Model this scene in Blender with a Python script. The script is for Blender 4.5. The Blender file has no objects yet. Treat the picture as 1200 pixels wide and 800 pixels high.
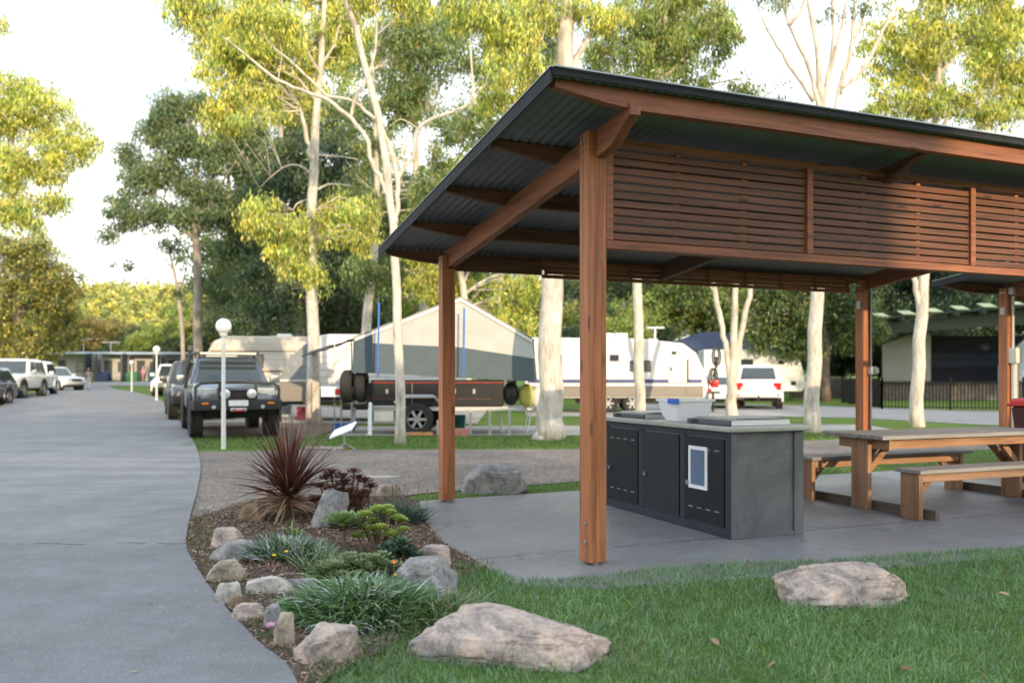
import bpy, math, random
import numpy as np
from mathutils import Vector, Matrix, Euler, noise
from mathutils.geometry import delaunay_2d_cdt
random.seed(7); RNG = np.random.default_rng(7)
R = math.radians
scene = bpy.context.scene
COL = scene.collection
EYE, F, CX, HY = 1.31, 1000.0, 600.0, 443.0     # eye height, focal length in px of the 1200 px wide photo

def W(px, py, d):            # survey: point seen at px,py at distance d
    return ((px-CX)/F*d, d, EYE+(HY-py)*d/F)
def G(px, py):               # ground point (flat ground)
    d = EYE*F/(py-HY); return ((px-CX)/F*d, d)
def sstep(a, b, x):
    t = np.clip((x-a)/(b-a), 0, 1); return t*t*(3-2*t)
def gh(x, y):                # terrain height
    l = 1-sstep(-9, -4, x) if not np.isscalar(x) else float(1-sstep(-9, -4, np.float64(x)))
    return 0.40*sstep(20, 42, y)*l + 0.55*sstep(66, 84, y)*l + 0.5*sstep(55, 75, y)*(1-l)

# ------------------------------------------------------------------ materials
MATS = {}
def newmat(name):
    m = bpy.data.materials.new(name); m.use_nodes = True
    nt = m.node_tree; b = nt.nodes['Principled BSDF']
    return m, nt, b
def N(nt, t, **kw):
    n = nt.nodes.new(t)
    for k, v in kw.items():
        if k in n.inputs: n.inputs[k].default_value = v
        else: setattr(n, k, v)
    return n
def ramp(nt, fac, stops, interp='LINEAR'):
    r = nt.nodes.new('ShaderNodeValToRGB'); r.color_ramp.interpolation = interp
    e = r.color_ramp.elements
    while len(e) < len(stops): e.new(0.5)
    for i, (p, c) in enumerate(stops):
        e[i].position = p; e[i].color = (*c[:3], 1)
    nt.links.new(fac, r.inputs[0]); return r.outputs[0]
def coords(nt, kind='Object', scale=(1,1,1)):
    tc = nt.nodes.new('ShaderNodeTexCoord'); mp = nt.nodes.new('ShaderNodeMapping')
    mp.inputs['Scale'].default_value = scale
    nt.links.new(tc.outputs[kind], mp.inputs[0]); return mp.outputs[0]
def noi(nt, vec, scale, detail=4, rough=.6, dist=0):
    n = N(nt, 'ShaderNodeTexNoise', Scale=scale, Detail=detail, Roughness=rough, Distortion=dist)
    nt.links.new(vec, n.inputs['Vector']); return n.outputs['Fac']
def mul(nt, a, b, t='MULTIPLY', fac=1.0):
    n = nt.nodes.new('ShaderNodeMix'); n.data_type = 'RGBA'; n.blend_type = t
    n.inputs[0].default_value = fac
    for s, i in ((a, 6), (b, 7)):
        if hasattr(s, 'links'): nt.links.new(s, n.inputs[i])
        else: n.inputs[i].default_value = (*s[:3], 1)
    return n.outputs[2]
def mixf(nt, fac, a, b):
    n = nt.nodes.new('ShaderNodeMix'); n.data_type = 'RGBA'
    nt.links.new(fac, n.inputs[0])
    for s, i in ((a, 6), (b, 7)):
        if hasattr(s, 'links'): nt.links.new(s, n.inputs[i])
        else: n.inputs[i].default_value = (*s[:3], 1)
    return n.outputs[2]
def bump(nt, b, h, strength=.3, dist=.01):
    n = N(nt, 'ShaderNodeBump', Strength=strength, Distance=dist)
    nt.links.new(h, n.inputs['Height']); nt.links.new(n.outputs[0], b.inputs['Normal'])

def simple(name, col, rough=.6, metal=0, var=.25, scale=6, bumpv=0, spec=.5, coat=0, kind='Object', dirt=0):
    if name in MATS: return MATS[name]
    m, nt, b = newmat(name); v = coords(nt, kind)
    f = noi(nt, v, scale, 5, .65)
    c = ramp(nt, f, [(.3, tuple(x*(1-var) for x in col)), (.7, tuple(min(1, x*(1+var)) for x in col))])
    if dirt:
        f2 = noi(nt, v, scale*.35, 8, .75)
        d = ramp(nt, f2, [(.48, (0,0,0)), (.68, (dirt,)*3)])
        c = mixf(nt, d, c, (.16, .12, .085))
    nt.links.new(c, b.inputs['Base Color'])
    b.inputs['Roughness'].default_value = rough; b.inputs['Metallic'].default_value = metal
    b.inputs['Specular IOR Level'].default_value = spec
    b.inputs['Coat Weight'].default_value = coat; b.inputs['Coat Roughness'].default_value = .08
    if bumpv: bump(nt, b, noi(nt, v, scale*5, 4, .7), bumpv, .01)
    MATS[name] = m; return m
def wood(name, axis, col, weather=0.0, rough=.62):
    if name in MATS: return MATS[name]
    m, nt, b = newmat(name)
    s = [26, 26, 26]; s[axis] = 1.1
    v = coords(nt, 'Object', tuple(s))
    g = noi(nt, v, 1.0, 7, .62, .5)
    s2 = [95, 95, 95]; s2[axis] = 2.5
    v2 = coords(nt, 'Object', tuple(s2)); fine = noi(nt, v2, 1.0, 4, .7)
    s3 = [3, 3, 3]; s3[axis] = .6
    v3 = coords(nt, 'Object', tuple(s3)); big = noi(nt, v3, 1.0, 4, .55)
    d = tuple(x*.42 for x in col); l = tuple(min(1, x*1.45) for x in col)
    c = ramp(nt, g, [(.28, d), (.46, col), (.72, l)])
    c = mul(nt, c, ramp(nt, fine, [(.3, (.62,.6,.58)), (.62, (1,1,1))]))
    c = mul(nt, c, ramp(nt, big, [(.3, (.7,.66,.62)), (.65, (1.0,1.0,1.0))]))
    if weather:
        geo = nt.nodes.new('ShaderNodeNewGeometry')
        c = mixf(nt, ramp(nt, big, [(.35, (0,0,0)), (.75, (weather,)*3)]), c, (.27, .22, .18))
    # knots
    vo = N(nt, 'ShaderNodeTexVoronoi', Scale=1.0); s4 = [7, 7, 7]; s4[axis] = 1.6
    nt.links.new(coords(nt, 'Object', tuple(s4)), vo.inputs['Vector'])
    c = mul(nt, c, ramp(nt, vo.outputs['Distance'], [(.05, (.3,.26,.22)), (.13, (1,1,1))]))
    nt.links.new(c, b.inputs['Base Color']); b.inputs['Roughness'].default_value = rough
    bump(nt, b, fine, .35, .004)
    MATS[name] = m; return m
def leafmat(name, trans=.35, gloss=.04, rough=.45, gain=1.0):
    if name in MATS: return MATS[name]
    m = bpy.data.materials.new(name); m.use_nodes = True; nt = m.node_tree
    nt.nodes.clear(); out = nt.nodes.new('ShaderNodeOutputMaterial')
    at = nt.nodes.new('ShaderNodeAttribute'); at.attribute_name = 'Col'
    hs = N(nt, 'ShaderNodeHueSaturation', Value=gain); nt.links.new(at.outputs['Color'], hs.inputs['Color'])
    c = hs.outputs[0]
    d = nt.nodes.new('ShaderNodeBsdfDiffuse'); t = nt.nodes.new('ShaderNodeBsdfTranslucent'); g = N(nt, 'ShaderNodeBsdfGlossy', Roughness=rough)
    nt.links.new(c, d.inputs[0])
    tc = mul(nt, c, (1.25, 1.15, .6)); nt.links.new(tc, t.inputs[0])
    m1 = nt.nodes.new('ShaderNodeMixShader'); m1.inputs[0].default_value = trans
    nt.links.new(d.outputs[0], m1.inputs[1]); nt.links.new(t.outputs[0], m1.inputs[2])
    m2 = nt.nodes.new('ShaderNodeMixShader'); m2.inputs[0].default_value = gloss
    nt.links.new(m1.outputs[0], m2.inputs[1]); nt.links.new(g.outputs[0], m2.inputs[2])
    nt.links.new(m2.outputs[0], out.inputs[0]); MATS[name] = m; return m

# ------------------------------------------------------------------ mesh builder
class MB:
    def __init__(s): s.v = []; s.f = []; s.M = None
    def add(s, vs, fs):
        o = len(s.v); s.v += [tuple(p) for p in vs]; s.f += [tuple(i+o for i in f) for f in fs]; return s
    def box(s, c, d, rot=None):
        hx, hy, hz = d[0]/2, d[1]/2, d[2]/2
        vs = [Vector((x, y, z)) for z in (-hz, hz) for y in (-hy, hy) for x in (-hx, hx)]
        if rot: e = Euler(rot).to_matrix(); vs = [e @ p for p in vs]
        vs = [p+Vector(c) for p in vs]
        return s.add(vs, [(0,2,3,1), (4,5,7,6), (0,1,5,4), (2,6,7,3), (0,4,6,2), (1,3,7,5)])
    def b2(s, x0, x1, y0, y1, z0, z1): return s.box(((x0+x1)/2, (y0+y1)/2, (z0+z1)/2), (abs(x1-x0), abs(y1-y0), abs(z1-z0)))
    def bar(s, p, q, w, h, up=(0,0,1)):
        p, q = Vector(p), Vector(q); a = (q-p).normalized(); u = Vector(up)
        sd = a.cross(u)
        if sd.length < 1e-4: sd = a.cross(Vector((0,1,0)))
        sd.normalize(); u = sd.cross(a).normalized()
        vs = [e+sd*i*w/2+u*j*h/2 for e in (p, q) for j in (-1, 1) for i in (-1, 1)]
        return s.add(vs, [(0,1,3,2), (4,6,7,5), (0,4,5,1), (2,3,7,6), (0,2,6,4), (1,5,7,3)])
    def tube(s, pts, r, n=8, caps=True):
        pts = [Vector(p) for p in pts]; m = len(pts)
        if not hasattr(r, '__len__'): r = [r]*m
        o = len(s.v); prev = None; vs = []
        for i, p in enumerate(pts):
            a = (pts[min(i+1, m-1)]-pts[max(i-1, 0)]).normalized()
            if prev is None:
                prev = a.orthogonal().normalized()
            prev = (prev - a*prev.dot(a)).normalized(); b = a.cross(prev)
            for k in range(n):
                t = 2*math.pi*k/n; vs.append(p+prev*math.cos(t)*r[i]+b*math.sin(t)*r[i])
        fs = [(i*n+k, i*n+(k+1) % n, (i+1)*n+(k+1) % n, (i+1)*n+k) for i in range(m-1) for k in range(n)]
        if caps: fs += [tuple(range(n))[::-1], tuple((m-1)*n+k for k in range(n))]
        return s.add(vs, fs)
    def cyl(s, p, q, r, n=16, r2=None): return s.tube([p, q], [r, r if r2 is None else r2], n)
    def sphere(s, c, r, nu=16, nv=10, sc=(1,1,1)):
        vs = [(c[0], c[1], c[2]-r*sc[2])]
        for j in range(1, nv):
            ph = -math.pi/2+math.pi*j/nv
            for i in range(nu):
                th = 2*math.pi*i/nu
                vs.append((c[0]+r*sc[0]*math.cos(ph)*math.cos(th), c[1]+r*sc[1]*math.cos(ph)*math.sin(th), c[2]+r*sc[2]*math.sin(ph)))
        vs.append((c[0], c[1], c[2]+r*sc[2])); L = len(vs)-1
        fs = [(0, 1+(i+1) % nu, 1+i) for i in range(nu)]
        fs += [(1+j*nu+i, 1+j*nu+(i+1) % nu, 1+(j+1)*nu+(i+1) % nu, 1+(j+1)*nu+i) for j in range(nv-2) for i in range(nu)]
        fs += [(L, 1+(nv-2)*nu+i, 1+(nv-2)*nu+(i+1) % nu) for i in range(nu)]
        return s.add(vs, fs)
    def prism(s, poly, a, b, axis='y'):      # 2-D outline extruded from a to b along axis
        n = len(poly)
        def P(p, t):
            return (p[0], t, p[1]) if axis == 'y' else ((t, p[0], p[1]) if axis == 'x' else (p[0], p[1], t))
        vs = [P(p, a) for p in poly]+[P(p, b) for p in poly]
        return s.add(vs, [tuple(range(n)), tuple(range(2*n-1, n-1, -1))]+[(i, n+i, n+(i+1) % n, (i+1) % n) for i in range(n)])
    def loft(s, rings, caps=True):
        n = len(rings[0]); vs = [p for r in rings for p in r]
        fs = [(i*n+k, i*n+(k+1) % n, (i+1)*n+(k+1) % n, (i+1)*n+k) for i in range(len(rings)-1) for k in range(n)]
        if caps: fs += [tuple(range(n))[::-1], tuple((len(rings)-1)*n+k for k in range(n))]
        return s.add(vs, fs)
    def lathe(s, prof, c=(0,0,0), axis='z', n=24, caps=True):     # prof: (radius, height)
        rings = []
        for r, h in prof:
            ring = []
            for k in range(n):
                t = 2*math.pi*k/n; a, b = r*math.cos(t), r*math.sin(t)
                q = (a, b, h) if axis == 'z' else ((a, h, b) if axis == 'y' else (h, a, b))
                ring.append((c[0]+q[0], c[1]+q[1], c[2]+q[2]))
            rings.append(ring)
        return s.loft(rings, caps)
    def panel(s, a, b, c, d, th=.01, inset=0.0):       # thin slab on quad a,b,c,d, thickened along its normal
        P = [Vector(x) for x in (a, b, c, d)]; ctr = sum(P, Vector())/4
        if inset:
            P = [p+(ctr-p).normalized()*inset for p in P]
        n = (P[1]-P[0]).cross(P[3]-P[0]).normalized()*th
        return s.add(P+[p+n for p in P], [(3,2,1,0), (4,5,6,7), (0,1,5,4), (1,2,6,5), (2,3,7,6), (3,0,4,7)])
    def build(s, name, mat, parent=None, bevel=0, smooth=False, label=None, seg=2):
        me = bpy.data.meshes.new(name); me.from_pydata(s.v, [], s.f); me.update()
        import bmesh
        bm = bmesh.new(); bm.from_mesh(me); bmesh.ops.recalc_face_normals(bm, faces=bm.faces); bm.to_mesh(me); bm.free()
        o = bpy.data.objects.new(name, me); COL.objects.link(o); me.materials.append(mat)
        if parent: o.parent = parent
        if label: o['label'] = label
        if smooth:
            me.shade_smooth(); me.set_sharp_from_angle(angle=R(38))
        if bevel:
            md = o.modifiers.new('bevel', 'BEVEL'); md.width = bevel; md.segments = seg; md.limit_method = 'ANGLE'; md.angle_limit = R(40)
            me.shade_smooth(); 
            wn = o.modifiers.new('wn', 'WEIGHTED_NORMAL'); wn.keep_sharp = True
        return o

def np_mesh(name, verts, faces, mat, parent=None, cols=None, smooth=False):
    verts = np.ascontiguousarray(verts, dtype=np.float32); faces = np.ascontiguousarray(faces, dtype=np.int32)
    nf, k = faces.shape; me = bpy.data.meshes.new(name)
    me.vertices.add(len(verts)); me.vertices.foreach_set('co', verts.ravel())
    me.loops.add(nf*k); me.loops.foreach_set('vertex_index', faces.ravel())
    me.polygons.add(nf); me.polygons.foreach_set('loop_start', np.arange(0, nf*k, k, dtype=np.int32))
    me.update(calc_edges=True)
    if cols is not None:
        a = me.attributes.new('Col', 'FLOAT_COLOR', 'FACE')
        c4 = np.ones((nf, 4), np.float32); c4[:, :3] = cols; a.data.foreach_set('color', c4.ravel())
    if smooth: me.shade_smooth()
    me.materials.append(mat)
    o = bpy.data.objects.new(name, me); COL.objects.link(o)
    if parent: o.parent = parent
    return o
def tag(o, label=None, cat=None, group=None, kind=None):
    if label: o['label'] = label
    if cat: o['category'] = cat
    if group: o['group'] = group
    if kind: o['kind'] = kind
    return o
def empty(name, loc, rz=0, label=None, cat=None, group=None):
    o = bpy.data.objects.new(name, None); COL.objects.link(o); o.location = loc; o.rotation_euler = (0, 0, rz)
    o.empty_display_size = .2
    return tag(o, label, cat, group)
def copy_tree(o, parent=None):
    c = o.copy(); COL.objects.link(c)
    if parent: c.parent = parent
    for ch in o.children: copy_tree(ch, c)
    return c

def area(poly, sp, hf, name, mat, kind='structure', jitter=.25):      # triangulated sheet inside an outline
    poly = np.array(poly, float); x0, y0 = poly.min(0); x1, y1 = poly.max(0)
    # densify boundary
    B = []
    for i in range(len(poly)):
        a, b = poly[i], poly[(i+1) % len(poly)]; n = max(1, int(np.hypot(*(b-a))/(sp*1.2)))
        for k in range(n): B.append(a+(b-a)*k/n)
    B = np.array(B)
    xs = np.arange(x0+sp/2, x1, sp); ys = np.arange(y0+sp/2, y1, sp)
    gx, gy = np.meshgrid(xs, ys); P = np.stack([gx.ravel(), gy.ravel()], 1); P += RNG.uniform(-jitter, jitter, P.shape)*sp
    ins = inside(P, poly); P = P[ins]
    allp = [Vector(p) for p in B]+[Vector(p) for p in P]
    r = delaunay_2d_cdt(allp, [], [list(range(len(B)))], 1, 1e-5)
    vs = [(p.x, p.y, hf(p.x, p.y)) for p in r[0]]
    me = bpy.data.meshes.new(name); me.from_pydata(vs, [], [tuple(f) for f in r[2]]); me.update(); me.shade_smooth()
    if len(me.polygons) and me.polygons[0].normal.z < 0: me.flip_normals()
    me.materials.append(mat); o = bpy.data.objects.new(name, me); COL.objects.link(o)
    if kind: o['kind'] = kind
    return o
def inside(P, poly):
    x, y = P[:, 0], P[:, 1]; c = np.zeros(len(P), bool); j = len(poly)-1
    for i in range(len(poly)):
        xi, yi = poly[i]; xj, yj = poly[j]
        m = ((yi > y) != (yj > y)) & (x < (xj-xi)*(y-yi)/((yj-yi) if yj != yi else 1e-9)+xi)
        c ^= m; j = i
    return c
def smoothpoly(pts, n=6):     # open Catmull-Rom
    P = [np.array(p, float) for p in pts]; P = [2*P[0]-P[1]]+P+[2*P[-1]-P[-2]]; out = []
    for i in range(1, len(P)-2):
        for k in range(n):
            t = k/n; a, b, c, d = P[i-1:i+3]
            out.append(.5*((2*b)+(-a+c)*t+(2*a-5*b+4*c-d)*t*t+(-a+3*b-3*c+d)*t**3))
    out.append(P[-2]); return out
# ================================================================== camera and light
cam = bpy.data.cameras.new('camera'); co = bpy.data.objects.new('camera', cam); COL.objects.link(co); scene.camera = co
co.location = (0, 0, EYE); co.rotation_euler = (R(90), 0, 0)
cam.sensor_width = 36; cam.lens = 30; cam.shift_y = 43/1200; cam.clip_start = .05; cam.clip_end = 3000
cam.dof.use_dof = True; cam.dof.focus_distance = 6.2; cam.dof.aperture_fstop = 1.7
scene.view_settings.view_transform = 'Standard'; scene.view_settings.look = 'None'; scene.view_settings.exposure = 0
scene.cycles.max_bounces = 8; scene.cycles.transparent_max_bounces = 8

SUN_EL = 13.0; SDIR = Vector((.36, -.93, 0)).normalized()      # horizontal direction towards the sun
w = bpy.data.worlds.new('World'); scene.world = w; w.use_nodes = True; nt = w.node_tree
bg = nt.nodes['Background']; sky = nt.nodes.new('ShaderNodeTexSky'); sky.sky_type = 'NISHITA'; sky.sun_disc = False
sky.sun_elevation = R(SUN_EL); sky.sun_rotation = math.atan2(SDIR.x, SDIR.y); sky.dust_density = 1.2; sky.air_density = 1.0; sky.ozone_density = 1.0
# thin high haze and cloud mixed over the sky
tc = nt.nodes.new('ShaderNodeTexCoord'); mp = nt.nodes.new('ShaderNodeMapping'); mp.inputs['Scale'].default_value = (1.2, 1.2, 3.0)
nt.links.new(tc.outputs['Generated'], mp.inputs[0])
cl = noi(nt, mp.outputs[0], 1.8, 6, .6, .4)
cf = ramp(nt, cl, [(.36, (.34,)*3), (.56, (.88,)*3)])
spz = nt.nodes.new('ShaderNodeSeparateXYZ'); nt.links.new(tc.outputs['Generated'], spz.inputs[0])
hz = ramp(nt, spz.outputs['Z'], [(.0, (1, .96, .84)), (.5, (.80, .90, 1.0))])
mixn = mixf(nt, cf, sky.outputs[0], mul(nt, hz, (12.4, 12.4, 12.6)))
nt.links.new(mixn, bg.inputs['Color']); bg.inputs['Strength'].default_value = .21

sl = bpy.data.lights.new('sun', 'SUN'); so = bpy.data.objects.new('sun', sl); COL.objects.link(so)
sl.energy = 5.0; sl.angle = R(.6); sl.color = (1.0, .78, .50)
sd = Vector((SDIR.x*math.cos(R(SUN_EL)), SDIR.y*math.cos(R(SUN_EL)), math.sin(R(SUN_EL))))
so.rotation_euler = sd.to_track_quat('Z', 'Y').to_euler(); so.location = (10, -30, 20)

# ================================================================== ground materials
def ground_mat():
    m, nt, b = newmat('lawn'); v = coords(nt, 'Object')
    a = noi(nt, v, .35, 6, .65); f = noi(nt, v, 14, 5, .8); f3 = noi(nt, v, 90, 3, .8)
    c = ramp(nt, a, [(.30, (.15, .22, .05)), (.50, (.11, .19, .042)), (.62, (.16, .20, .06)), (.76, (.24, .20, .11))])
    c = mul(nt, c, ramp(nt, f, [(.3, (.55,.55,.5)), (.68, (1.25,1.25,1.1))]))
    c = mul(nt, c, ramp(nt, f3, [(.3, (.5,.5,.5)), (.65, (1.2,1.2,1.1))]))
    nt.links.new(c, b.inputs['Base Color']); b.inputs['Roughness'].default_value = .95; b.inputs['Specular IOR Level'].default_value = .1
    bump(nt, b, f3, .6, .03); return m
def speckle(name, base, spk, scale=170, rough=.85, patch=.2, bmp=.5, stones=False, stain=None, wear=None):
    m, nt, b = newmat(name); v = coords(nt, 'Object')
    f = noi(nt, v, scale, 3, .75); a = noi(nt, v, .7, 6, .6); a2 = noi(nt, v, 5, 5, .7)
    c = ramp(nt, f, [(.30, tuple(x*.45 for x in base)), (.5, base), (.70, spk)])
    if stones:
        vo = N(nt, 'ShaderNodeTexVoronoi', Scale=38.0); nt.links.new(v, vo.inputs['Vector'])
        cc = ramp(nt, vo.outputs['Color'], [(.1, tuple(x*.5 for x in base)), (.5, base), (.9, spk)])
        c = mul(nt, c, cc, 'MIX', .6)
        c = mul(nt, c, ramp(nt, vo.outputs['Distance'], [(.0, (1.1,)*3), (.6, (.5,)*3)]))
    c = mul(nt, c, ramp(nt, a, [(.3, (1-patch,)*3), (.7, (1+patch*.5,)*3)]))
    c = mul(nt, c, ramp(nt, a2, [(.35, (1-patch*.6,)*3), (.6, (1.03,)*3)]))
    if stain:
        s = noi(nt, coords(nt, 'Object', (.9, .5, 1)), 2.6, 7, .72, .8)
        c = mul(nt, c, ramp(nt, s, [(.60, (1,1,1)), (.66, (stain,)*3)]))
        mg = noi(nt, coords(nt, 'Object', (1, 1, 1)), .55, 3, .5, 1.6)
        c = mul(nt, c, ramp(nt, mg, [(.488, (1,1,1)), (.5, (.7,.7,.7)), (.512, (1,1,1))]), fac=.2)
    if wear: c = wear(nt, v, c)
    nt.links.new(c, b.inputs['Base Color']); b.inputs['Roughness'].default_value = rough
    bump(nt, b, f, bmp, .008); return m
def mth(nt, op, a, b=None):
    n = nt.nodes.new('ShaderNodeMath'); n.operation = op
    for i, x in enumerate((a, b)):
        if x is None: continue
        if hasattr(x, 'links'): nt.links.new(x, n.inputs[i])
        else: n.inputs[i].default_value = x
    return n.outputs[0]
def road_wear(nt, v, c):
    sp = nt.nodes.new('ShaderNodeSeparateXYZ'); nt.links.new(v, sp.inputs[0]); x, y = sp.outputs[0], sp.outputs[1]
    # dusty sweeps left by tyres turning off the gravel
    s1 = noi(nt, coords(nt, 'Object', (.10, .75, 1)), 1.3, 5, .6, 1.2); my = mth(nt, 'SUBTRACT', 1.0, mth(nt, 'ABSOLUTE', mth(nt, 'DIVIDE', mth(nt, 'SUBTRACT', y, 13.0), 8.5)))
    my = mth(nt, 'MAXIMUM', my, 0.12)
    d = mth(nt, 'MULTIPLY', ramp(nt, s1, [(.46, (0,0,0)), (.60, (1,1,1))]), my)
    c = mixf(nt, mth(nt, 'MULTIPLY', d, .26), c, (.42, .385, .34))
    fin = noi(nt, coords(nt, 'Object', (1, 1, 1)), 1.1, 8, .8); c = mul(nt, c, ramp(nt, fin, [(.35, (.80,)*3), (.65, (1.1,)*3)]))
    # seam between two pours and a few hairline cracks
    w1 = noi(nt, coords(nt, 'Object', (1, .0, 0)), 1.6, 6, .7); ln = mth(nt, 'ABSOLUTE', mth(nt, 'SUBTRACT', mth(nt, 'SUBTRACT', y, mth(nt, 'MULTIPLY', w1, .35)), 6.45))
    brk = noi(nt, coords(nt, 'Object', (1, 1, 0)), 3.0, 3, .6)
    sm = mth(nt, 'MULTIPLY', mth(nt, 'LESS_THAN', ln, .016), mth(nt, 'GREATER_THAN', brk, .45))
    c = mixf(nt, mth(nt, 'MULTIPLY', sm, .75), c, (.05, .05, .052))
    far = mth(nt, 'GREATER_THAN', mth(nt, 'SUBTRACT', y, mth(nt, 'MULTIPLY', w1, .35)), 6.45); c = mul(nt, c, mixf(nt, far, (.93, .94, .96), (1.06, 1.05, 1.03)))
    sp2 = N(nt, 'ShaderNodeTexVoronoi', Scale=30.0); nt.links.new(v, sp2.inputs['Vector'])
    c = mixf(nt, mth(nt, 'MULTIPLY', mth(nt, 'LESS_THAN', sp2.outputs['Distance'], .13), .45), c, (.46, .45, .43))
    return c
def slab_wear(nt, v, c):
    mp = nt.nodes.new('ShaderNodeMapping'); mp.vector_type = 'TEXTURE'; mp.inputs['Rotation'].default_value = (0, 0, math.atan2(.3832, .9237)); mp.inputs['Location'].default_value = (.568, 5.99, 0)
    tc = nt.nodes.new('ShaderNodeTexCoord'); nt.links.new(tc.outputs['Object'], mp.inputs[0]); sp = nt.nodes.new('ShaderNodeSeparateXYZ'); nt.links.new(mp.outputs[0], sp.inputs[0])
    u, t = sp.outputs[0], sp.outputs[1]; n1 = noi(nt, mp.outputs[0], 4.0, 5, .7); n2 = noi(nt, mp.outputs[0], 9.0, 4, .7)
    for t0, w_, k in ((.44, .022, .55), (2.75, .02, .35), (-.35, .012, .2)):
        l = mth(nt, 'LESS_THAN', mth(nt, 'ABSOLUTE', mth(nt, 'SUBTRACT', mth(nt, 'ADD', t, mth(nt, 'MULTIPLY', n2, .06)), t0+.03)), w_)
        l = mth(nt, 'MULTIPLY', l, mth(nt, 'GREATER_THAN', n1, .47)); c = mixf(nt, mth(nt, 'MULTIPLY', l, k), c, (.035, .037, .042))
    for u0 in (1.2, 3.4, 5.75):
        l = mth(nt, 'LESS_THAN', mth(nt, 'ABSOLUTE', mth(nt, 'SUBTRACT', u, u0)), .004); c = mixf(nt, mth(nt, 'MULTIPLY', l, .3), c, (.08, .08, .085))
    ds = noi(nt, mp.outputs[0], 1.3, 6, .7, .5); c = mixf(nt, ramp(nt, ds, [(.52, (0,0,0)), (.75, (.35,)*3)]), c, (.30, .25, .20))
    return c
M_LAWN = ground_mat()
M_ROAD = speckle('asphalt', (.205, .205, .213), (.33, .33, .33), 210, .9, .13, .6, wear=road_wear)
M_ROAD2 = speckle('old_asphalt', (.24, .235, .24), (.33, .33, .32), 120, .9, .2, .5)
M_GRAVEL = speckle('gravel', (.31, .255, .215), (.62, .52, .44), 45, .95, .35, 1.0, stones=True)
M_DIRT = speckle('dirt', (.17, .12, .085), (.28, .21, .15), 60, .95, .3, .7)
M_PAD = speckle('pad_concrete', (.36, .33, .30), (.44, .41, .37), 90, .9, .2, .3)
M_SLAB = speckle('slab_concrete', (.225, .225, .235), (.27, .27, .28), 190, .50, .22, .25, stain=.62, wear=slab_wear)
M_MULCH = speckle('mulch_soil', (.085, .058, .044), (.20, .14, .10), 80, .95, .3, .9)

# one terrain sheet reaching the horizon
def axis(n0, n1, fine, lim, far):
    a = list(np.arange(n0, n1+1e-6, fine)); s = fine
    x = n1
    while x < far: s *= 1.22; x += s; a.append(x)
    x = n0; s = fine
    while x > -lim: s *= 1.22; x -= s; a.insert(0, x)
    return np.array(a)
ax = axis(-46, 46, 1.0, 1400, 1400); ay = axis(-8, 92, 1.0, 300, 1800)
gx, gy = np.meshgrid(ax, ay)
gz = gh(gx.ravel(), gy.ravel())
def hill(x, y):
    h = 17*np.exp(-((x+92)/50)**2-((y-215)/62)**2)
    h = h + 14*sstep(120, 400, y)
    return h
gz = gz + hill(gx.ravel(), gy.ravel())
V = np.stack([gx.ravel(), gy.ravel(), gz], 1); nx = len(ax); ny = len(ay)
idx = np.arange(nx*ny).reshape(ny, nx)
Fq = np.stack([idx[:-1, :-1].ravel(), idx[:-1, 1:].ravel(), idx[1:, 1:].ravel(), idx[1:, :-1].ravel()], 1)
o = np_mesh('ground', V, Fq, M_LAWN, smooth=True); o['kind'] = 'structure'

road_r = [(-.25, -6), (-.35, 0), (-.6, 2.6), (-.935, 3.67), (-1.26, 4.2), (-1.725, 5.0), (-2.19, 5.9), (-2.54, 6.65), (-2.96, 7.84), (-3.65, 9.9), (-4.69, 12.84), (-6.33, 17), (-8.85, 23), (-12, 30), (-16.7, 40), (-27, 60), (-35.6, 75), (-41, 84)]
road_l = [(-8.2, -6), (-8.2, 0), (-8.8, 5), (-10.2, 10), (-12.6, 17), (-15.3, 23), (-18.2, 30), (-23.2, 40), (-33, 60), (-40.5, 75), (-46, 84)]
road_r = smoothpoly(road_r, 5); road_l = smoothpoly(road_l, 6)
area([tuple(p) for p in road_r]+[tuple(p) for p in road_l[::-1]], .8, lambda x, y: gh(x, y)+.030, 'road', M_ROAD)
area([(-60, 76), (-22, 73), (-18, 76), (-18, 83.0), (-60, 83.5)], 1.2, lambda x, y: gh(x, y)+.048, 'car_park', M_ROAD2)
def rr(a, b): return [tuple(p) for p in road_r if a <= p[1] <= b]
gl = rr(6.9, 15.9)
area(gl+[(-3, 15.55), (1.6, 15.7), (4, 16.6), (6.4, 17.9), (10, 20), (16, 22.2), (22, 24), (22, 20), (14, 17.4), (10, 16.2), (6.2, 14.4), (3.2, 12.1), (0, 10.3), (-.9, 9.75), (-1.55, 9.1), (-2.2, 8.0), (-2.5, 7.2)], .35,
     lambda x, y: gh(x, y)+.008, 'gravel_track', M_GRAVEL)
area([(5, 44), (12.6, 42), (16, 38), (18, 34), (25, 30), (45, 26), (45, 15), (30, 16.5), (19, 20), (13, 24), (11.4, 28.0), (9, 29), (5, 31)], 1.0, lambda x, y: gh(x, y)+.012, 'side_road', M_ROAD2)
area([(-6.9, 19.0), (-4.4, 18.6), (-4.6, 30), (-11.4, 30), (-9.4, 24.6)], .6, lambda x, y: gh(x, y)+.010, 'dirt_verge', M_DIRT)
area([(-34, 56), (-24.2, 41), (-19.4, 31.5), (-16.8, 25.2), (-24, 25), (-40, 50)], 1.0, lambda x, y: gh(x, y)+.014, 'dirt_verge', M_DIRT)
area([(-4.2, 19.3), (1.9, 19.5), (2.4, 23.5), (-4.6, 23.0)], .6, lambda x, y: gh(x, y)+.010, 'caravan_pad', M_PAD)
area([(7.2, 21.0), (9.6, 21.2), (9.9, 24.0), (7.6, 24.0)], .6, lambda x, y: gh(x, y)+.010, 'path', M_PAD)
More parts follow.
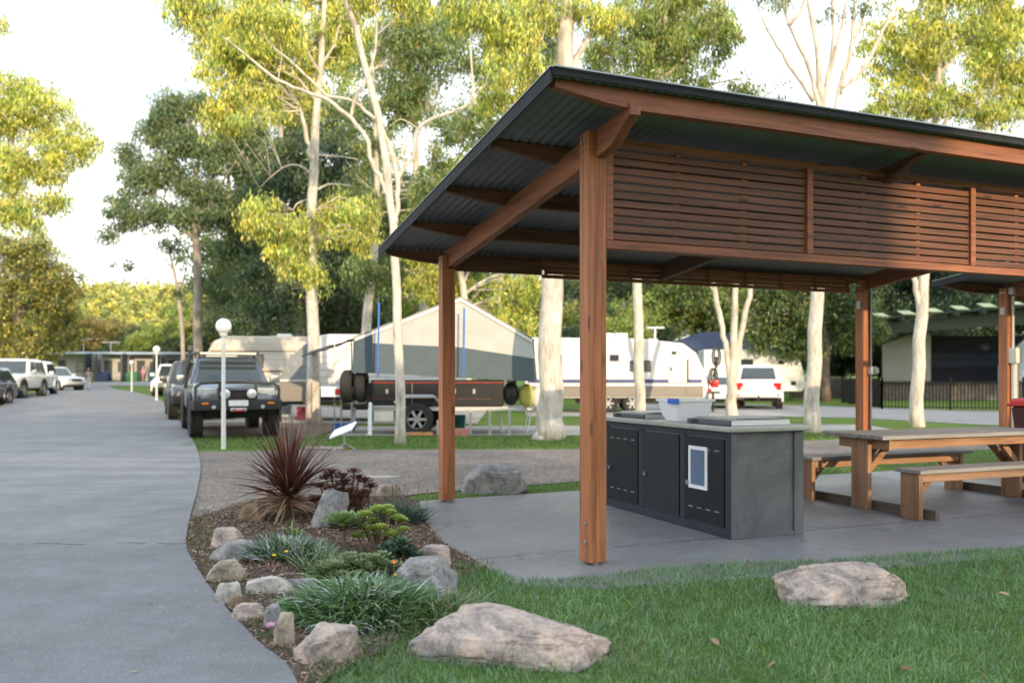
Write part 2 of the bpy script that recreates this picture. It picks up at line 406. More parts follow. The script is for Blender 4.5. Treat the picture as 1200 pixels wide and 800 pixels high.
area([(-9, 24.5), (-1, 24.4), (-1, 34), (-9, 34)], 1, lambda x, y: gh(x, y)+.016, 'caravan_pad', M_PAD)
area([(.5, 29), (10, 29), (10, 34.5), (.5, 34.5)], 1, lambda x, y: gh(x, y)+.016, 'caravan_pad', M_PAD)

SL = [(-.99, 9.03), (-.87, 8.2), (-.82, 7.84), (-.53, 6.65), (-.145, 5.82), (.02, 5.42), (.56, 5.30), (2.9, 5.98), (5.2, 6.9), (9, 8.5), (16, 11.4), (14.6, 15.6), (8.1, 13.2), (3.2, 11.05)]
slab = MB(); n = len(SL)
slab.prism(SL, -.05, .014, 'z'); o = slab.build('concrete_slab', M_SLAB, bevel=.012); o['kind'] = 'structure'

wm, wnt, wb_ = newmat('puddle_water'); wb_.inputs['Base Color'].default_value = (.45, .43, .40, 1); wb_.inputs['Roughness'].default_value = .22; wb_.inputs['Specular IOR Level'].default_value = 1.0  # pale base colour stands in for sky mirrored in the water
area([(-2.33, 11.2), (-2.0, 11.05), (-1.6, 11.12), (-1.45, 11.3), (-1.7, 11.42), (-1.95, 11.38), (-2.2, 11.5)], .2, lambda x, y: gh(x, y)+.013, 'puddle', wm)
# ================================================================== shelter
RZ = math.atan2(.3832, .9237); C0 = (.568, 5.99)
def S2W(u, t, C=C0):
    return (C[0]+u*.9237-t*.3832, C[1]+u*.3832+t*.9237)
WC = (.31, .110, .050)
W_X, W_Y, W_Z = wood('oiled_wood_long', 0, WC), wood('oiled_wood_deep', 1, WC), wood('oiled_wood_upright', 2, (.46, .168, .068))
W_DK = wood('dark_oiled_wood', 0, (.20, .085, .05)); W_YD = wood('shaded_oiled_wood_deep', 1, (.12, .055, .035))
M_TIN = simple('roof_steel', (.17, .178, .19), .45, .2, .12, 3)
M_TRIM = simple('roof_trim', (.022, .024, .028), .7, 0, .15, 3, spec=.2)
M_TRIML = simple('roof_edge', (.30, .32, .34), .4, .5, .1, 3)
M_GALV = simple('galvanised', (.45, .46, .47), .45, .8, .2, 30)
M_PVC = simple('pvc_grey', (.50, .51, .52), .4, 0, .08, 5)
M_PVCW = simple('pvc_cream', (.70, .66, .58), .45, 0, .08, 5)
M_BLACK = simple('black_plastic', (.018, .018, .02), .5, 0, .2, 8)

def slope(t): return 3.025-.112*t
def shelter(C, uL, uR, posts, rafters, screen, label, rear_from, fittings):
    root = empty('picnic_shelter', (C[0], C[1], 0), RZ, label, 'picnic shelter', 'open sided picnic shelters')
    T = 3.28
    for u in posts:
        for t in (0, T):
            top = 3.06 if t == 0 else 2.63
            m = MB(); m.b2(u-.07, u+.07, t-.07, t+.07, .030, top-.17)
            m.b2(u-.07, u-.012, t-.069, t+.069, top-.17, top-.03)         # cheek left of the rafter housing
            p = m.build('post', W_Z, root, bevel=.005)
            f = MB(); f.b2(u-.022, u+.022, t-.05, t+.05, .012, .05); f.build('post_foot', M_GALV, p)
            for y_, z in ((-.03, .17), (-.03, .30), (-.02, top-.10), (.03, top-.10)):
                f = MB(); f.cyl((u-.071, t+y_, z), (u-.080, t+y_, z), .013, 12); f.build('bolt', M_GALV, p)
    for u in rafters:
        m = MB(); a, b = (-.42 if u == 2.66 else -.53), T+.035
        zt = slope
        poly = [(a, zt(a)), (a, zt(a)-.075), (a+.10, zt(a)-.115), (a+.24, zt(a+.24)-.175), (a+.36, zt(a+.36)-.19), (b, zt(b)-.19), (b, zt(b))]
        if u == 2.66: poly = [(a, zt(a)), (a, zt(a)-.025), (a+.10, zt(a)-.05), (a+.5, zt(a+.5)-.17), (a+.65, zt(a+.65)-.19), (b, zt(b)-.19), (b, zt(b))]
        m.prism(poly, u-.01, u+.068, 'x'); m.build('rafter', W_Y if u != 2.66 else W_YD, root, bevel=.004)  # middle rafter's darker wood paints in the shade under the roof
    for k, t in enumerate((-.47, .56, 1.62, 2.68, 3.76)):
        zt = slope(t)+.100; zb = slope(t)-.030
        m = MB(); e = .62
        top = [(uL, zt), (uR, zt)]
        bot = [(uR, zb+.075), (uR-.12, zb+.05), (uR-e, zb), (uL+e, zb), (uL+e*.6, zb+.022), (uL+.12, zb+.058), (uL, zb+.080)]
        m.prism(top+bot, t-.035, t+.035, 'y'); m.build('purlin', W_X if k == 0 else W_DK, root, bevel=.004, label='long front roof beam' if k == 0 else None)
    # corrugated sheet
    L0, L1 = uL-.04, uR+.04; n = int((L1-L0)/.076*8)
    us = np.linspace(L0, L1, n); wz = .0085*np.sin((us-L0)/.076*2*math.pi)
    ts = [-.54, 1.6, 3.84]; vs = []
    for t in ts: vs.append(np.stack([us, np.full(n, t), slope(t)+.100+.012+wz], 1))
    vs = np.concatenate(vs); ii = np.arange(n-1)
    fs = np.concatenate([np.stack([ii+j*n, ii+1+j*n, ii+1+(j+1)*n, ii+(j+1)*n], 1) for j in range(len(ts)-1)])
    ro = np_mesh('roof_sheet', vs, fs, M_TIN, root, smooth=True)
    sm = ro.modifiers.new('s', 'SOLIDIFY'); sm.thickness = .002
    tr = MB(); zr = lambda t: slope(t)+.100
    tr.bar((L0-.012, -.56, zr(-.56)-.016), (L0-.012, 3.86, zr(3.86)-.016), .012, .09)     # barge capping
    tr.bar((L1+.012, -.56, zr(-.56)-.016), (L1+.012, 3.86, zr(3.86)-.016), .012, .09)
    tr.b2(L0, L1, -.572, -.560, zr(-.56)-.012, zr(-.56)+.030)
    tr.build('roof_trim', M_TRIM, root)
    tr = MB()
    tr.bar((L0, -.575, zr(-.56)+.036), (L0, 3.87, zr(3.86)+.036), .05, .006); tr.bar((L1, -.575, zr(-.56)+.036), (L1, 3.87, zr(3.86)+.036), .05, .006)
    tr.b2(L0, L1, -.590, -.545, zr(-.56)+.033, zr(-.56)+.042)
    tr.build('roof_edge_strip', M_TRIML, root)
    # slatted screens
    s0, stl, s1 = screen
    sc = MB(); sc.b2(s0, s1, -.068, .02, 2.215, 2.275); sc.b2(s0, s1, -.060, .02, 2.945, 2.995)
    for s in stl: sc.b2(s-.028, s+.028, -.066, .018, 2.277, 2.943)
    scr = sc.build('screen_frame', W_X, root, bevel=.003)
    sl_ = MB()
    for k in range(11):
        z = 2.308+k*.0585+.001*math.sin(k*3)
        for a, b in zip(stl[:-1], stl[1:]): sl_.b2(a+.030, b-.030, -.042, -.022, z-.0225, z+.0225)
    sl_.build('screen_slats', wood('slat_wood', 0, (.17, .064, .032)), scr, bevel=.002, seg=1)
    for a, b in zip(stl[:-1], stl[1:]):
        for q in (1/3, 2/3): bt = MB(); bt.b2(a+(b-a)*q-.022, a+(b-a)*q+.022, -.020, .012, 2.277, 2.943); bt.build('screen_batten', W_Z, scr)
    # rear: low louvre band below the last purlin
    rb = MB(); rb.b2(rear_from, s1-.1, T+.072, T+.112, 2.430, 2.468)
    for k in range(2): rb.b2(rear_from+.04, s1-.14, T+.08, T+.10, 2.476+k*.050, 2.518+k*.050)
    rb.b2(rear_from, s1-.1, T+.072, T+.112, 2.578, 2.625)
    for k in range(9):
        x = rear_from+.03+k*(s1-.16-rear_from)/8; rb.b2(x-.016, x+.016, T+.052, T+.071, 2.43, 2.625)
    rb.build('rear_louvre', W_X, root)
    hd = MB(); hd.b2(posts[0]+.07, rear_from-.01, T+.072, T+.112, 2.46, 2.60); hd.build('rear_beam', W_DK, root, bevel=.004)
    for fu, ft, kind in fittings:
        if kind == 'slim':
            m = MB(); m.cyl((fu+.045, ft-.083, .5), (fu+.045, ft-.083, 2.42), .0125, 10); m.tube([(fu+.045, ft-.083, 2.42), (fu+.04, ft-.09, 2.5), (fu+.02, ft-.06, 2.6)], .0125, 10); m.build('conduit', M_PVC, root, smooth=True)
            m = MB(); m.b2(fu-.01, fu+.09, ft-.15, ft-.072, 1.36, 1.46); m.cyl((fu+.05, ft-.151, 1.41), (fu+.05, ft-.175, 1.41), .035, 16); m.b2(fu+.09, fu+.14, ft-.13, ft-.08, 1.375, 1.44)
            m.build('power_outlet', M_PVC, root, bevel=.006)
        else:
            m = MB(); m.cyl((fu+.02, ft-.115, .03), (fu+.02, ft-.115, 1.72), .05, 18); m.build('downpipe', M_PVCW, root, smooth=True)
            m = MB(); m.cyl((fu+.01, ft-.095, 1.7), (fu+.01, ft-.095, 2.5), .02, 12); m.build('conduit', M_PVCW, root, smooth=True)
            m = MB(); m.b2(fu-.06, fu+.07, ft-.20, ft-.07, 1.52, 1.74); m.build('switch_box', M_PVCW, root, bevel=.012)
            m = MB(); m.b2(fu-.06, fu+.06, ft-.15, ft-.072, 2.50, 2.60); m.build('junction_box', M_PVC, root, bevel=.008)
        m = MB(); m.b2(fu-.083, fu-.071, ft-.035, ft+.035, 2.22, 2.32); m.cyl((fu-.084, ft, 2.27), (fu-.092, ft, 2.27), .02, 12); m.build('switch_plate', M_PVC, root, bevel=.003)
    return root
shelter(C0, -.534, 6.28, [0, 5.75], [0, 2.66, 5.75], (.072, [.10, 1.876, 3.65, 5.42], 5.68), 'large nearest timber picnic shelter with slatted upper screen over the barbecue', 1.15, [(5.75, 3.28, 'slim')])
C2 = S2W(8.43, 0)
shelter(C2, -.72, 6.28, [0, 5.75], [0, 2.66, 5.75], (.072, [.10, 1.876, 3.65, 5.42], 5.68), 'second timber shelter farther right with a cream downpipe on its first post', .30, [(0, 3.28, 'pipe')])

# ================================================================== barbecue cabinet
M_CAB = simple('cabinet_steel', (.022, .030, .042), .5, 0, .15, 4, spec=.3)
M_DOOR = simple('door_steel', (.010, .012, .016), .5, 0, .2, 6, spec=.25)
def brushed():
    m, nt, b = newmat('weathered_grey_panel'); v = coords(nt, 'Object')
    f = noi(nt, v, 2.2, 8, .72, .6); g = noi(nt, coords(nt, 'Object', (8, 8, 60)), 1, 5, .7)
    c = ramp(nt, f, [(.28, (.085, .088, .092)), (.5, (.135, .138, .14)), (.72, (.19, .192, .19))])
    c = mul(nt, c, ramp(nt, g, [(.3, (.8,)*3), (.7, (1.1,)*3)])); nt.links.new(c, b.inputs['Base Color'])
    b.inputs['Roughness'].default_value = .55; b.inputs['Metallic'].default_value = .25
    bump(nt, b, f, .15, .01); return m
M_PANEL = brushed()
M_SS = simple('stainless', (.42, .42, .42), .36, .85, .12, 9)
M_WHITEP = simple('white_board', (.75, .77, .80), .4, 0, .04, 3)
M_BLUEP = simple('blue_sheet', (.10, .15, .24), .3, 0, .25, 3)
def perforated():
    m, nt, b = newmat('perforated_door'); sp = nt.nodes.new('ShaderNodeSeparateXYZ'); nt.links.new(coords(nt, 'Object'), sp.inputs[0])
    cb = nt.nodes.new('ShaderNodeCombineXYZ'); nt.links.new(sp.outputs['Y'], cb.inputs[0]); nt.links.new(sp.outputs['Z'], cb.inputs[1])
    vo = N(nt, 'ShaderNodeTexVoronoi', Scale=48.0, Randomness=0.0, voronoi_dimensions='2D'); nt.links.new(cb.outputs[0], vo.inputs['Vector'])
    c = ramp(nt, vo.outputs['Distance'], [(.28, (.001, .001, .0015)), (.36, (.028, .034, .044))]); nt.links.new(c, b.inputs['Base Color'])
    b.inputs['Roughness'].default_value = .55; b.inputs['Specular IOR Level'].default_value = .25; return m
M_PERF = perforated()
bx, by = S2W(1.425, .329)
bbq = empty('barbecue_cabinet', (bx, by, .014), RZ, 'long dark steel barbecue bench with three locked doors and a grey end panel', 'barbecue')
H = .862; WD = .722; LN = 2.10
m = MB(); m.b2(.012, WD-.012, .012, LN-.01, 0, H-.002); m.build('body', M_PANEL, bbq, bevel=.004)
m = MB()      # frame of the door side (x = 0 plane)
m.b2(-.004, .011, -.002, LN, .0, .075); m.b2(-.004, .011, -.002, LN, H-.05, H-.003)
for y in (0.0, .645, 1.345, LN-.075): m.b2(-.006, .010, y, y+.075, .076, H-.051)
m.build('door_frame', M_CAB, bbq, bevel=.003)
m = MB(); m.b2(-.002, .05, -.006, .011, 0, H-.004); m.b2(WD-.09, WD-.002, -.006, .011, 0, H-.004); m.b2(WD-.002, WD+.004, -.005, .06, 0, H-.004)
m.b2(.052, WD-.092, -.003, .011, 0, .03); m.build('corner_post', M_PANEL, bbq, bevel=.004)
for i, (a, b) in enumerate(((.085, .635), (.73, 1.335), (1.43, 2.015))):
    m = MB(); m.b2(-.012, .004, a, b, .085, H-.062)
    d = m.build('door', M_PERF if i == 1 else M_DOOR, bbq, bevel=.004, label=('solid nearest door with a framed notice', 'perforated middle door', 'solid farthest door')[i])
    m = MB(); ly = b-.06; m.cyl((-.0125, ly, .40), (-.035, ly, .40), .018, 14); m.b2(-.040, -.034, ly-.006, ly+.006, .385, .425); m.build('lock', M_SS, d, smooth=True)
    if i != 1:
        for z in (.20, .70):
            for k in range(4):
                m = MB(); y = a+.09+k*(b-a-.18)/3; m.b2(-.0150, -.0125, y-.032, y+.032, z-.005, z+.005); m.build('vent_slot', simple('slot_edge', (.22, .24, .27), .4, .3), d)
    if i == 0:
        m = MB(); y0, y1, z0, z1 = .30, .565, .36, .72
        m.b2(-.024, -.0125, y0, y1, z0, z0+.03); m.b2(-.024, -.0125, y0, y1, z1-.03, z1); m.b2(-.024, -.0125, y0, y0+.028, z0+.03, z1-.03); m.b2(-.024, -.0125, y1-.028, y1, z0+.03, z1-.03)
        nf = m.build('notice_frame', M_WHITEP, d); m = MB(); m.b2(-.018, -.0125, y0+.028, y1-.028, z0+.03, z1-.03); m.build('notice_sheet', M_BLUEP, nf)
m = MB(); m.b2(-.045, WD+.045, -.045, LN+.03, H, H+.048); m.build('counter_top', M_SS, bbq, bevel=.006)
for i, y0 in enumerate((.02, 1.33)):
    m = MB(); m.b2(.0, .60, y0, y0+.60, H+.0485, H+.090); hp = m.build('hotplate', simple('hotplate_body', (.10, .115, .135), .35, .6, .15, 8) if i == 0 else simple('hotplate_body2', (.09, .10, .115), .35, .6, .15, 8), bbq, bevel=.005, label='cooking plate nearest the end panel' if i == 0 else 'cooking plate at the far end')
    m = MB(); m.b2(.03, .59, y0-.004, y0+.56, H+.0905, H+.098)
    m.b2(.06, .57, y0+.06, y0+.54, H+.0985, H+.106)
    m.build('plate_cover', M_SS, hp, bevel=.002)
    m = MB(); m.b2(.012, .598, y0-.009, y0-.001, H+.050, H+.0898); m.build('front_plate', simple('steel_sky_sheen', (.68, .69, .70), .3, .4, .05, 6), hp, bevel=.002)  # silver side strip, its colour whitened for the sky it would mirror
    m = MB()
    for k in range(14): m.b2(.10+k*.033, .115+k*.033, y0+.01, y0+.05, H+.0985, H+.103)
    m.build('grease_slot', M_BLACK, hp)
    m = MB(); m.b2(-.006, -.0005, y0+.44, y0+.54, H+.058, H+.080); m.cyl((-.006, y0+.49, H+.069), (-.012, y0+.49, H+.069), .012, 12); m.build('control_button', M_BLACK, hp)
# plastic tub standing on the counter
def tubmat():
    m, nt, b = newmat('frosted_plastic'); b.inputs['Base Color'].default_value = (.86, .88, .90, 1); b.inputs['Roughness'].default_value = .35
    b.inputs['Transmission Weight'].default_value = .0; b.inputs['Emission Strength'].default_value = 0; b.inputs['Subsurface Weight'].default_value = .0; return m
tx, ty = S2W(1.425+.24, .329+1.00)
t = empty('storage_tub', (tx, ty, .014+H+.0485), RZ+R(4), 'clear white plastic tub with blue clip standing on the barbecue counter', 'tub')
def rrect(hx, hy, z, r, n=5):
    P = []
    for sx, sy, a0 in ((1, 1, 0), (-1, 1, 90), (-1, -1, 180), (1, -1, 270)):
        for k in range(n+1):
            a = R(a0+90*k/n); P.append((sx*(hx-r)+r*math.cos(a), sy*(hy-r)+r*math.sin(a), z))
    return P
m = MB(); m.loft([rrect(.155, .105, .0, .03), rrect(.185, .135, .06, .035), rrect(.210, .155, .175, .035), rrect(.228, .172, .176, .04), rrect(.228, .172, .195, .04), rrect(.208, .153, .195, .035), rrect(.17, .12, .03, .03)]); m.build('tub', tubmat(), t, smooth=True)
m = MB(); m.b2(-.243, -.210, -.178, -.05, .155, .203); m.build('clip', simple('blue_clip', (.02, .14, .62), .4), t, bevel=.004)

# ================================================================== picnic table
TW = (.40, .205, .095)
TWX, TWY, TWZ = wood('table_wood_long', 0, TW, .5), wood('table_wood_cross', 1, TW, .5), wood('table_wood_upright', 2, (.35, .175, .085), .35)
TGR = wood('grey_weathered_top', 0, (.27, .26, .26), .3, .6)
px_, py_ = S2W(3.60, 1.227)
pt = empty('picnic_table', (px_, py_, .014), RZ, 'weathered timber picnic table with two fixed benches beside the barbecue', 'picnic table')
for x0 in (.05, 2.20):
    m = MB(); m.b2(x0, x0+.05, -.11, .11, .0, .70); m.build('leg', TWZ, pt, bevel=.004)
    m = MB(); m.b2(x0+.0505, x0+.10, -.86, .86, .0, .09); m.build('ground_rail', wood('dark_rail', 1, (.10, .075, .055), .3), pt, bevel=.004)
    m = MB(); m.b2(x0+.0505, x0+.095, -.33, .33, .60, .70); m.build('top_bearer', TWY, pt, bevel=.004)
m = MB()
for k in range(5):
    y = -.385+k*.155; m.b2(-.04-.002*(k % 2), 2.42+.003*(k % 3), y, y+.148, .705, .745)
m.build('table_top', TGR, pt, bevel=.004)
for y in (-.31, .27):
    m = MB(); m.b2(.11, 2.19, y, y+.04, .61, .703); m.build('apron', TWX, pt, bevel=.003)
for (x, dx) in ((.11, .22), (2.19, -.22)):
    for y in (-.09, .05):
        m = MB(); m.bar((x, y+.02, .40), (x+dx, y+.02, .60), .04, .06); m.build('brace', TWX, pt)
for sgn, ln in ((-1, 2.32), (1, 2.32)):
    yc = sgn*.69
    m = MB()
    for k in range(2): m.b2(-.06, ln-.02, yc-.15+k*.152, yc-.004+k*.152, .425, .462)
    b = m.build('bench_seat', TGR, pt, bevel=.004)
    for x0 in (-.03, 2.14):
        m = MB(); m.b2(x0, x0+.05, yc-.107, yc+.107, .0, .42); m.build('bench_leg', TWZ, b, bevel=.004)
    m = MB(); m.b2(.025, 2.135, yc-.10, yc-.06, .345, .423); m.b2(.025, 2.135, yc+.06, yc+.10, .345, .423); m.build('bench_apron', TWX, b, bevel=.003)
    m = MB(); m.bar((.03, yc, .17), (.20, yc, .35), .04, .06); m.bar((2.13, yc, .17), (1.96, yc, .35), .04, .06); m.build('bench_brace', TWX, b)

# ================================================================== rocks
def rockmat(name, a, b_, c_):
    if name in MATS: return MATS[name]
    m, nt, b = newmat(name); v = coords(nt, 'Object')
    f = noi(nt, v, 3.2, 8, .68, .8); g = noi(nt, v, 9, 7, .75, .3); h = noi(nt, v, 45, 5, .8); li = noi(nt, v, 6.5, 6, .7, 1.2)
    c = ramp(nt, f, [(.32, a), (.50, b_), (.66, c_)])
    c = mul(nt, c, ramp(nt, g, [(.32, (.42,.42,.44)), (.48, (.92,.92,.92)), (.7, (1.18,1.16,1.12))]))
    c = mul(nt, c, ramp(nt, h, [(.3, (.72,)*3), (.6, (1.08,)*3)]))
    c = mixf(nt, ramp(nt, li, [(.56, (0,0,0)), (.66, (.7,)*3)]), c, (.075, .08, .075))
    c = mixf(nt, ramp(nt, noi(nt, v, 12, 5, .7), [(.62, (0,0,0)), (.7, (.45,)*3)]), c, (.50, .50, .46))
    nt.links.new(c, b.inputs['Base Color']); b.inputs['Roughness'].default_value = .92; b.inputs['Specular IOR Level'].default_value = .25
    bump(nt, b, mul(nt, g, h, 'MIX', .45), .9, .02); MATS[name] = m; return m
RK_PINK = rockmat('pink_granite', (.22, .205, .20), (.52, .42, .36), (.68, .50, .39))
RK_GREY = rockmat('grey_granite', (.18, .175, .175), (.36, .35, .335), (.47, .43, .385))
RK_TAN = rockmat('tan_stone', (.24, .20, .155), (.45, .38, .29), (.53, .46, .36))
RK_PALE = rockmat('pale_stone', (.33, .31, .29), (.56, .51, .45), (.66, .60, .52))
RK_BROWN = rockmat('brown_stone', (.14, .10, .07), (.27, .185, .12), (.36, .26, .18))
def ico(n):
    import bmesh
    bm = bmesh.new(); bmesh.ops.create_icosphere(bm, subdivisions=n, radius=1); v = np.array([x.co[:] for x in bm.verts]); f = np.array([[q.index for q in x.verts] for x in bm.faces]); bm.free(); return v, f
ICO5, ICO4 = ico(6), ico(5)
def rock(loc, dims, rz, seed, mat, label, res=ICO4, cuts=9, group=None, tilt=0, taper=0):
    r = np.random.default_rng(seed); v = res[0].copy()
    v = np.sign(v)*np.abs(v)**.52
    for k in range(cuts):
        nrm = r.normal(size=3); nrm[2] = abs(nrm[2])*.45; nrm /= np.linalg.norm(nrm); d = r.uniform(.72, 1.02)
        p = v@nrm; ex = np.maximum(p-d, 0); v -= np.outer(ex*.93, nrm)
    out = np.empty_like(v)
    for i, p in enumerate(v):
        q = Vector(p); s = seed*3.1
        n1 = noise.fractal(q*1.3+Vector((s, 0, 0)), 1.0, 2.1, 6)*.10
        n2 = noise.fractal(q*5.5+Vector((0, s, 0)), .8, 2.2, 4)*.028
        n2 += noise.fractal(q*15+Vector((s, s, 0)), .8, 2.2, 2)*.007
        rg = (abs(noise.noise(q*2.6+Vector((0, 0, s)))))*-.09
        out[i] = p*(1+n1+n2+rg)
    mn, mx = out.min(0), out.max(0); out = (out-(mn+mx)/2)/(mx-mn)
    out[:, 2] += .5; out[:, 2] *= 1-taper*(out[:, 0]+.5); out *= np.array(dims)
    o = np_mesh('rock', out, res[1], mat, smooth=True); o.location = loc; o.rotation_euler = (tilt, 0, rz)
    tag(o, label, 'rock', group); return o
def rockpx(x0, x1, y0, y1, mat, seed, label, dep=.65, rz=0, res=ICO4, gz0=0.0, group='rocks edging the garden bed', sink=.22, cuts=12, taper=0):
    zf = (EYE-gz0)*F/(y1-HY); wd = (x1-x0)/F*zf; d = wd*dep; zc = zf+d*.45; wd = (x1-x0)/F*zc
    h = EYE-gz0-(y0-HY)/F*(zc+d*.1); h = max(h, .06)
    return rock((((x0+x1)/2-CX)/F*zc, zc, gz0-h*sink), (wd*1.03, d, h*(1+sink)), rz, seed, mat, label, res, cuts, group, 0, taper)
GB = 'boulders on the grass'
rockpx(480, 712, 702, 783, RK_PINK, 11, 'largest long pinkish boulder lying in the grass at the front', .52, R(-9), ICO5, group=GB, taper=.28, cuts=14)
rockpx(911, 1062, 660, 713, RK_PINK, 23, 'rounded pink and grey boulder alone in the lawn in front of the shelter', .6, R(4), ICO5, group=GB)
rockpx(541, 619, 543, 579, RK_GREY, 5, 'dark lichen covered boulder on the far side of the slab beside the rear post', .6, R(8), group=GB)
rockpx(247, 291, 617, 645, RK_PINK, 31, 'pinkish pointed rock at the back left of the bed edge', .8)
rockpx(247, 302, 632, 661, RK_GREY, 32, 'low long grey rock beside the silver leaved clump', .45, R(25))
rockpx(242, 290, 654, 685, RK_TAN, 33, 'tan wedge shaped rock next to the road edge', .7, R(20))
rockpx(254, 285, 681, 711, RK_PALE, 34, 'small pale bluish rock leaning on a brown stone', .8)
rockpx(266, 286, 697, 718, RK_BROWN, 35, 'small brown stone tucked under the pale bluish rock', .9)
rockpx(269, 311, 706, 732, RK_PINK, 36, 'flat pinkish stone lying alone on bare mulch near the kerb edge', .7, R(12), sink=.3)
rockpx(289, 346, 673, 699, RK_PALE, 37, 'long pale cream rock behind the yellow flower', .5)
rockpx(334, 372, 676, 696, RK_GREY, 38, 'grey rock half covered by the dark green clump', .6)
rockpx(308, 331, 706, 743, RK_GREY, 39, 'narrow upright greenish grey rock at the left of the green clump', .9)
rockpx(320, 346, 716, 765, RK_TAN, 40, 'narrow upright tan rock right beside the big pink front rock', .9)
rockpx(347, 419, 730, 784, RK_PINK, 41, 'big angular pink rock at the front corner of the bed', .75, R(-6), ICO5)
o = rockpx(359, 392, 570, 622, RK_GREY, 42, 'tall leaning pale grey rock behind the dark succulents', .6); o.rotation_euler = (0, .38, .5)
rockpx(280, 312, 588, 614, RK_BROWN, 43, 'brown rock at the foot of the red spiky plant', .7)
rockpx(486, 531, 637, 666, RK_PINK, 44, 'flat topped pinkish rock near the slab corner', .6)
rockpx(457, 535, 652, 706, RK_GREY, 45, 'big pale grey rounded rock behind the largest boulder', .8, R(-14), ICO5)
rockpx(441, 472, 567, 584, RK_TAN, 46, 'small square tan rock at the back of the bed', .6)
rockpx(486, 540, 690, 716, RK_GREY, 47, 'low grey rock between the rounded rock and the largest boulder', .6, group='rocks edging the garden bed')
# ================================================================== plants near the camera
def blades(base, length, width, az, el, bend, seg=4, taper=.15, twist=None, wprof=None):
    """strap leaves: arrays of base (n,3), length, width, azimuth, start elevation, downward bend -> verts, quads"""
    n = len(length); rows = []; p = base.astype(float).copy(); e = el.copy(); st = length/seg
    sx, sy = -np.sin(az), np.cos(az)
    if twist is not None:
        pass
    for k in range(seg+1):
        t = k/seg
        wv = width*((1-t)**.6*(1-taper)+taper*(1-t)) if wprof is None else width*wprof(t)
        side = np.stack([sx*wv/2, sy*wv/2, np.zeros(n)], 1)
        if twist is not None: side[:, 2] = np.sin(twist)*wv/2; side[:, :2] *= np.cos(twist)[:, None]
        rows.append(p-side); rows.append(p+side)
        d = np.stack([np.cos(e)*np.cos(az), np.cos(e)*np.sin(az), np.sin(e)], 1); p = p+d*st[:, None]; e = e-bend/seg
    V = np.stack(rows, 1).reshape(-1, 3); R2 = 2*(seg+1); o = np.arange(n)[:, None]*R2
    F_ = np.concatenate([np.stack([o[:, 0]+2*k, o[:, 0]+2*k+1, o[:, 0]+2*k+3, o[:, 0]+2*k+2], 1) for k in range(seg)])
    return V, F_
def pal(n, cols, wts, jit=.18, rng=RNG):
    c = np.array(cols)[rng.choice(len(cols), n, p=np.array(wts)/sum(wts))]
    return np.clip(c*rng.uniform(1-jit, 1+jit, (n, 1))*rng.uniform(1-jit*.4, 1+jit*.4, (n, 3)), 0, 1)
def U(a, b, n): return RNG.uniform(a, b, n)
def clump(name, parent, cx, cy, rx, ry, n, ln, wd, el, bend, cols, wts, mat, z0=.0, zr=0., seg=4, outward=.7, z1=.0):
    a = U(0, 2*math.pi, n); r = np.sqrt(U(0, 1, n)); bx = cx+np.cos(a)*r*rx; by = cy+np.sin(a)*r*ry
    az = np.where(U(0, 1, n) < outward, a+RNG.normal(0, .5, n), U(0, 6.28, n))
    L = U(*ln, n); e = U(*el, n)*(1-.45*r)
    base = np.stack([bx, by, z0+z1*(1-r**2)+U(0, 1, n)*zr], 1)
    V, Fc = blades(base, L, U(*wd, n), az, e, U(*bend, n), seg, twist=RNG.normal(0, .5, n))
    return np_mesh(name, V, Fc, mat, parent, np.tile(pal(n, cols, wts), (seg, 1)), smooth=False)
LEAFM = leafmat('plant_leaf', .22, .06, .4); SILV = leafmat('silver_leaf', .12, .05, .5); GRASSM = leafmat('grass_blade', .30, .035, .45)

# bed of soil and bark mulch
bed_poly = rr(2.4, 7.9)+[(-2.75, 8.75), (-2.0, 9.45), (-1.25, 9.35), (-.99, 9.02), (-.87, 8.2), (-.82, 7.84), (-.53, 6.65), (-.18, 5.9), (-.3, 5.62), (-.46, 5.6), (-.5, 5.1), (-.5, 4.34), (-.61, 4.07), (-.79, 3.67), (-.86, 3.2), (-.8, 2.4)]
bp = np.array(bed_poly)
def bedh(x, y):
    return .024+.022*noise.noise(Vector((x*2.2, y*2.2, 0)))+.012*noise.noise(Vector((x*9, y*9, 3)))
area(bed_poly, .09, bedh, 'garden_bed', M_MULCH)
def scatter(poly, n):
    poly = np.array(poly); P = RNG.uniform(poly.min(0), poly.max(0), (int(n*2.2), 2)); P = P[inside(P, poly)]; return P[:n]
P = scatter(bed_poly, 26000); P = P[P[:, 1] > 3.2]; n = len(P)
keep = U(0, 1, n) < np.clip(.55+.9*sstep(-2.9, -1.9, P[:, 0])+.4*sstep(6, 7, P[:, 1]), 0, 1); P = P[keep]; n = len(P)
base = np.stack([P[:, 0], P[:, 1], np.array([bedh(x, y) for x, y in P])+U(.001, .018, n)], 1)
V, Fc = blades(base, U(.010, .050, n), U(.003, .013, n), U(0, 6.28, n), U(-.35, .5, n), U(-.5, .8, n), 1, taper=.7, twist=RNG.normal(0, .5, n))
o = np_mesh('bark_mulch', V, Fc, leafmat('bark_chip', .0, .02, .6), None, pal(n, [(.12, .07, .045), (.22, .13, .085), (.36, .25, .17), (.035, .022, .018), (.50, .40, .29)], [4, 5, 3.5, 2.5, 1.6], .3)); tag(o, 'brown bark mulch scattered over the garden bed', kind='stuff')

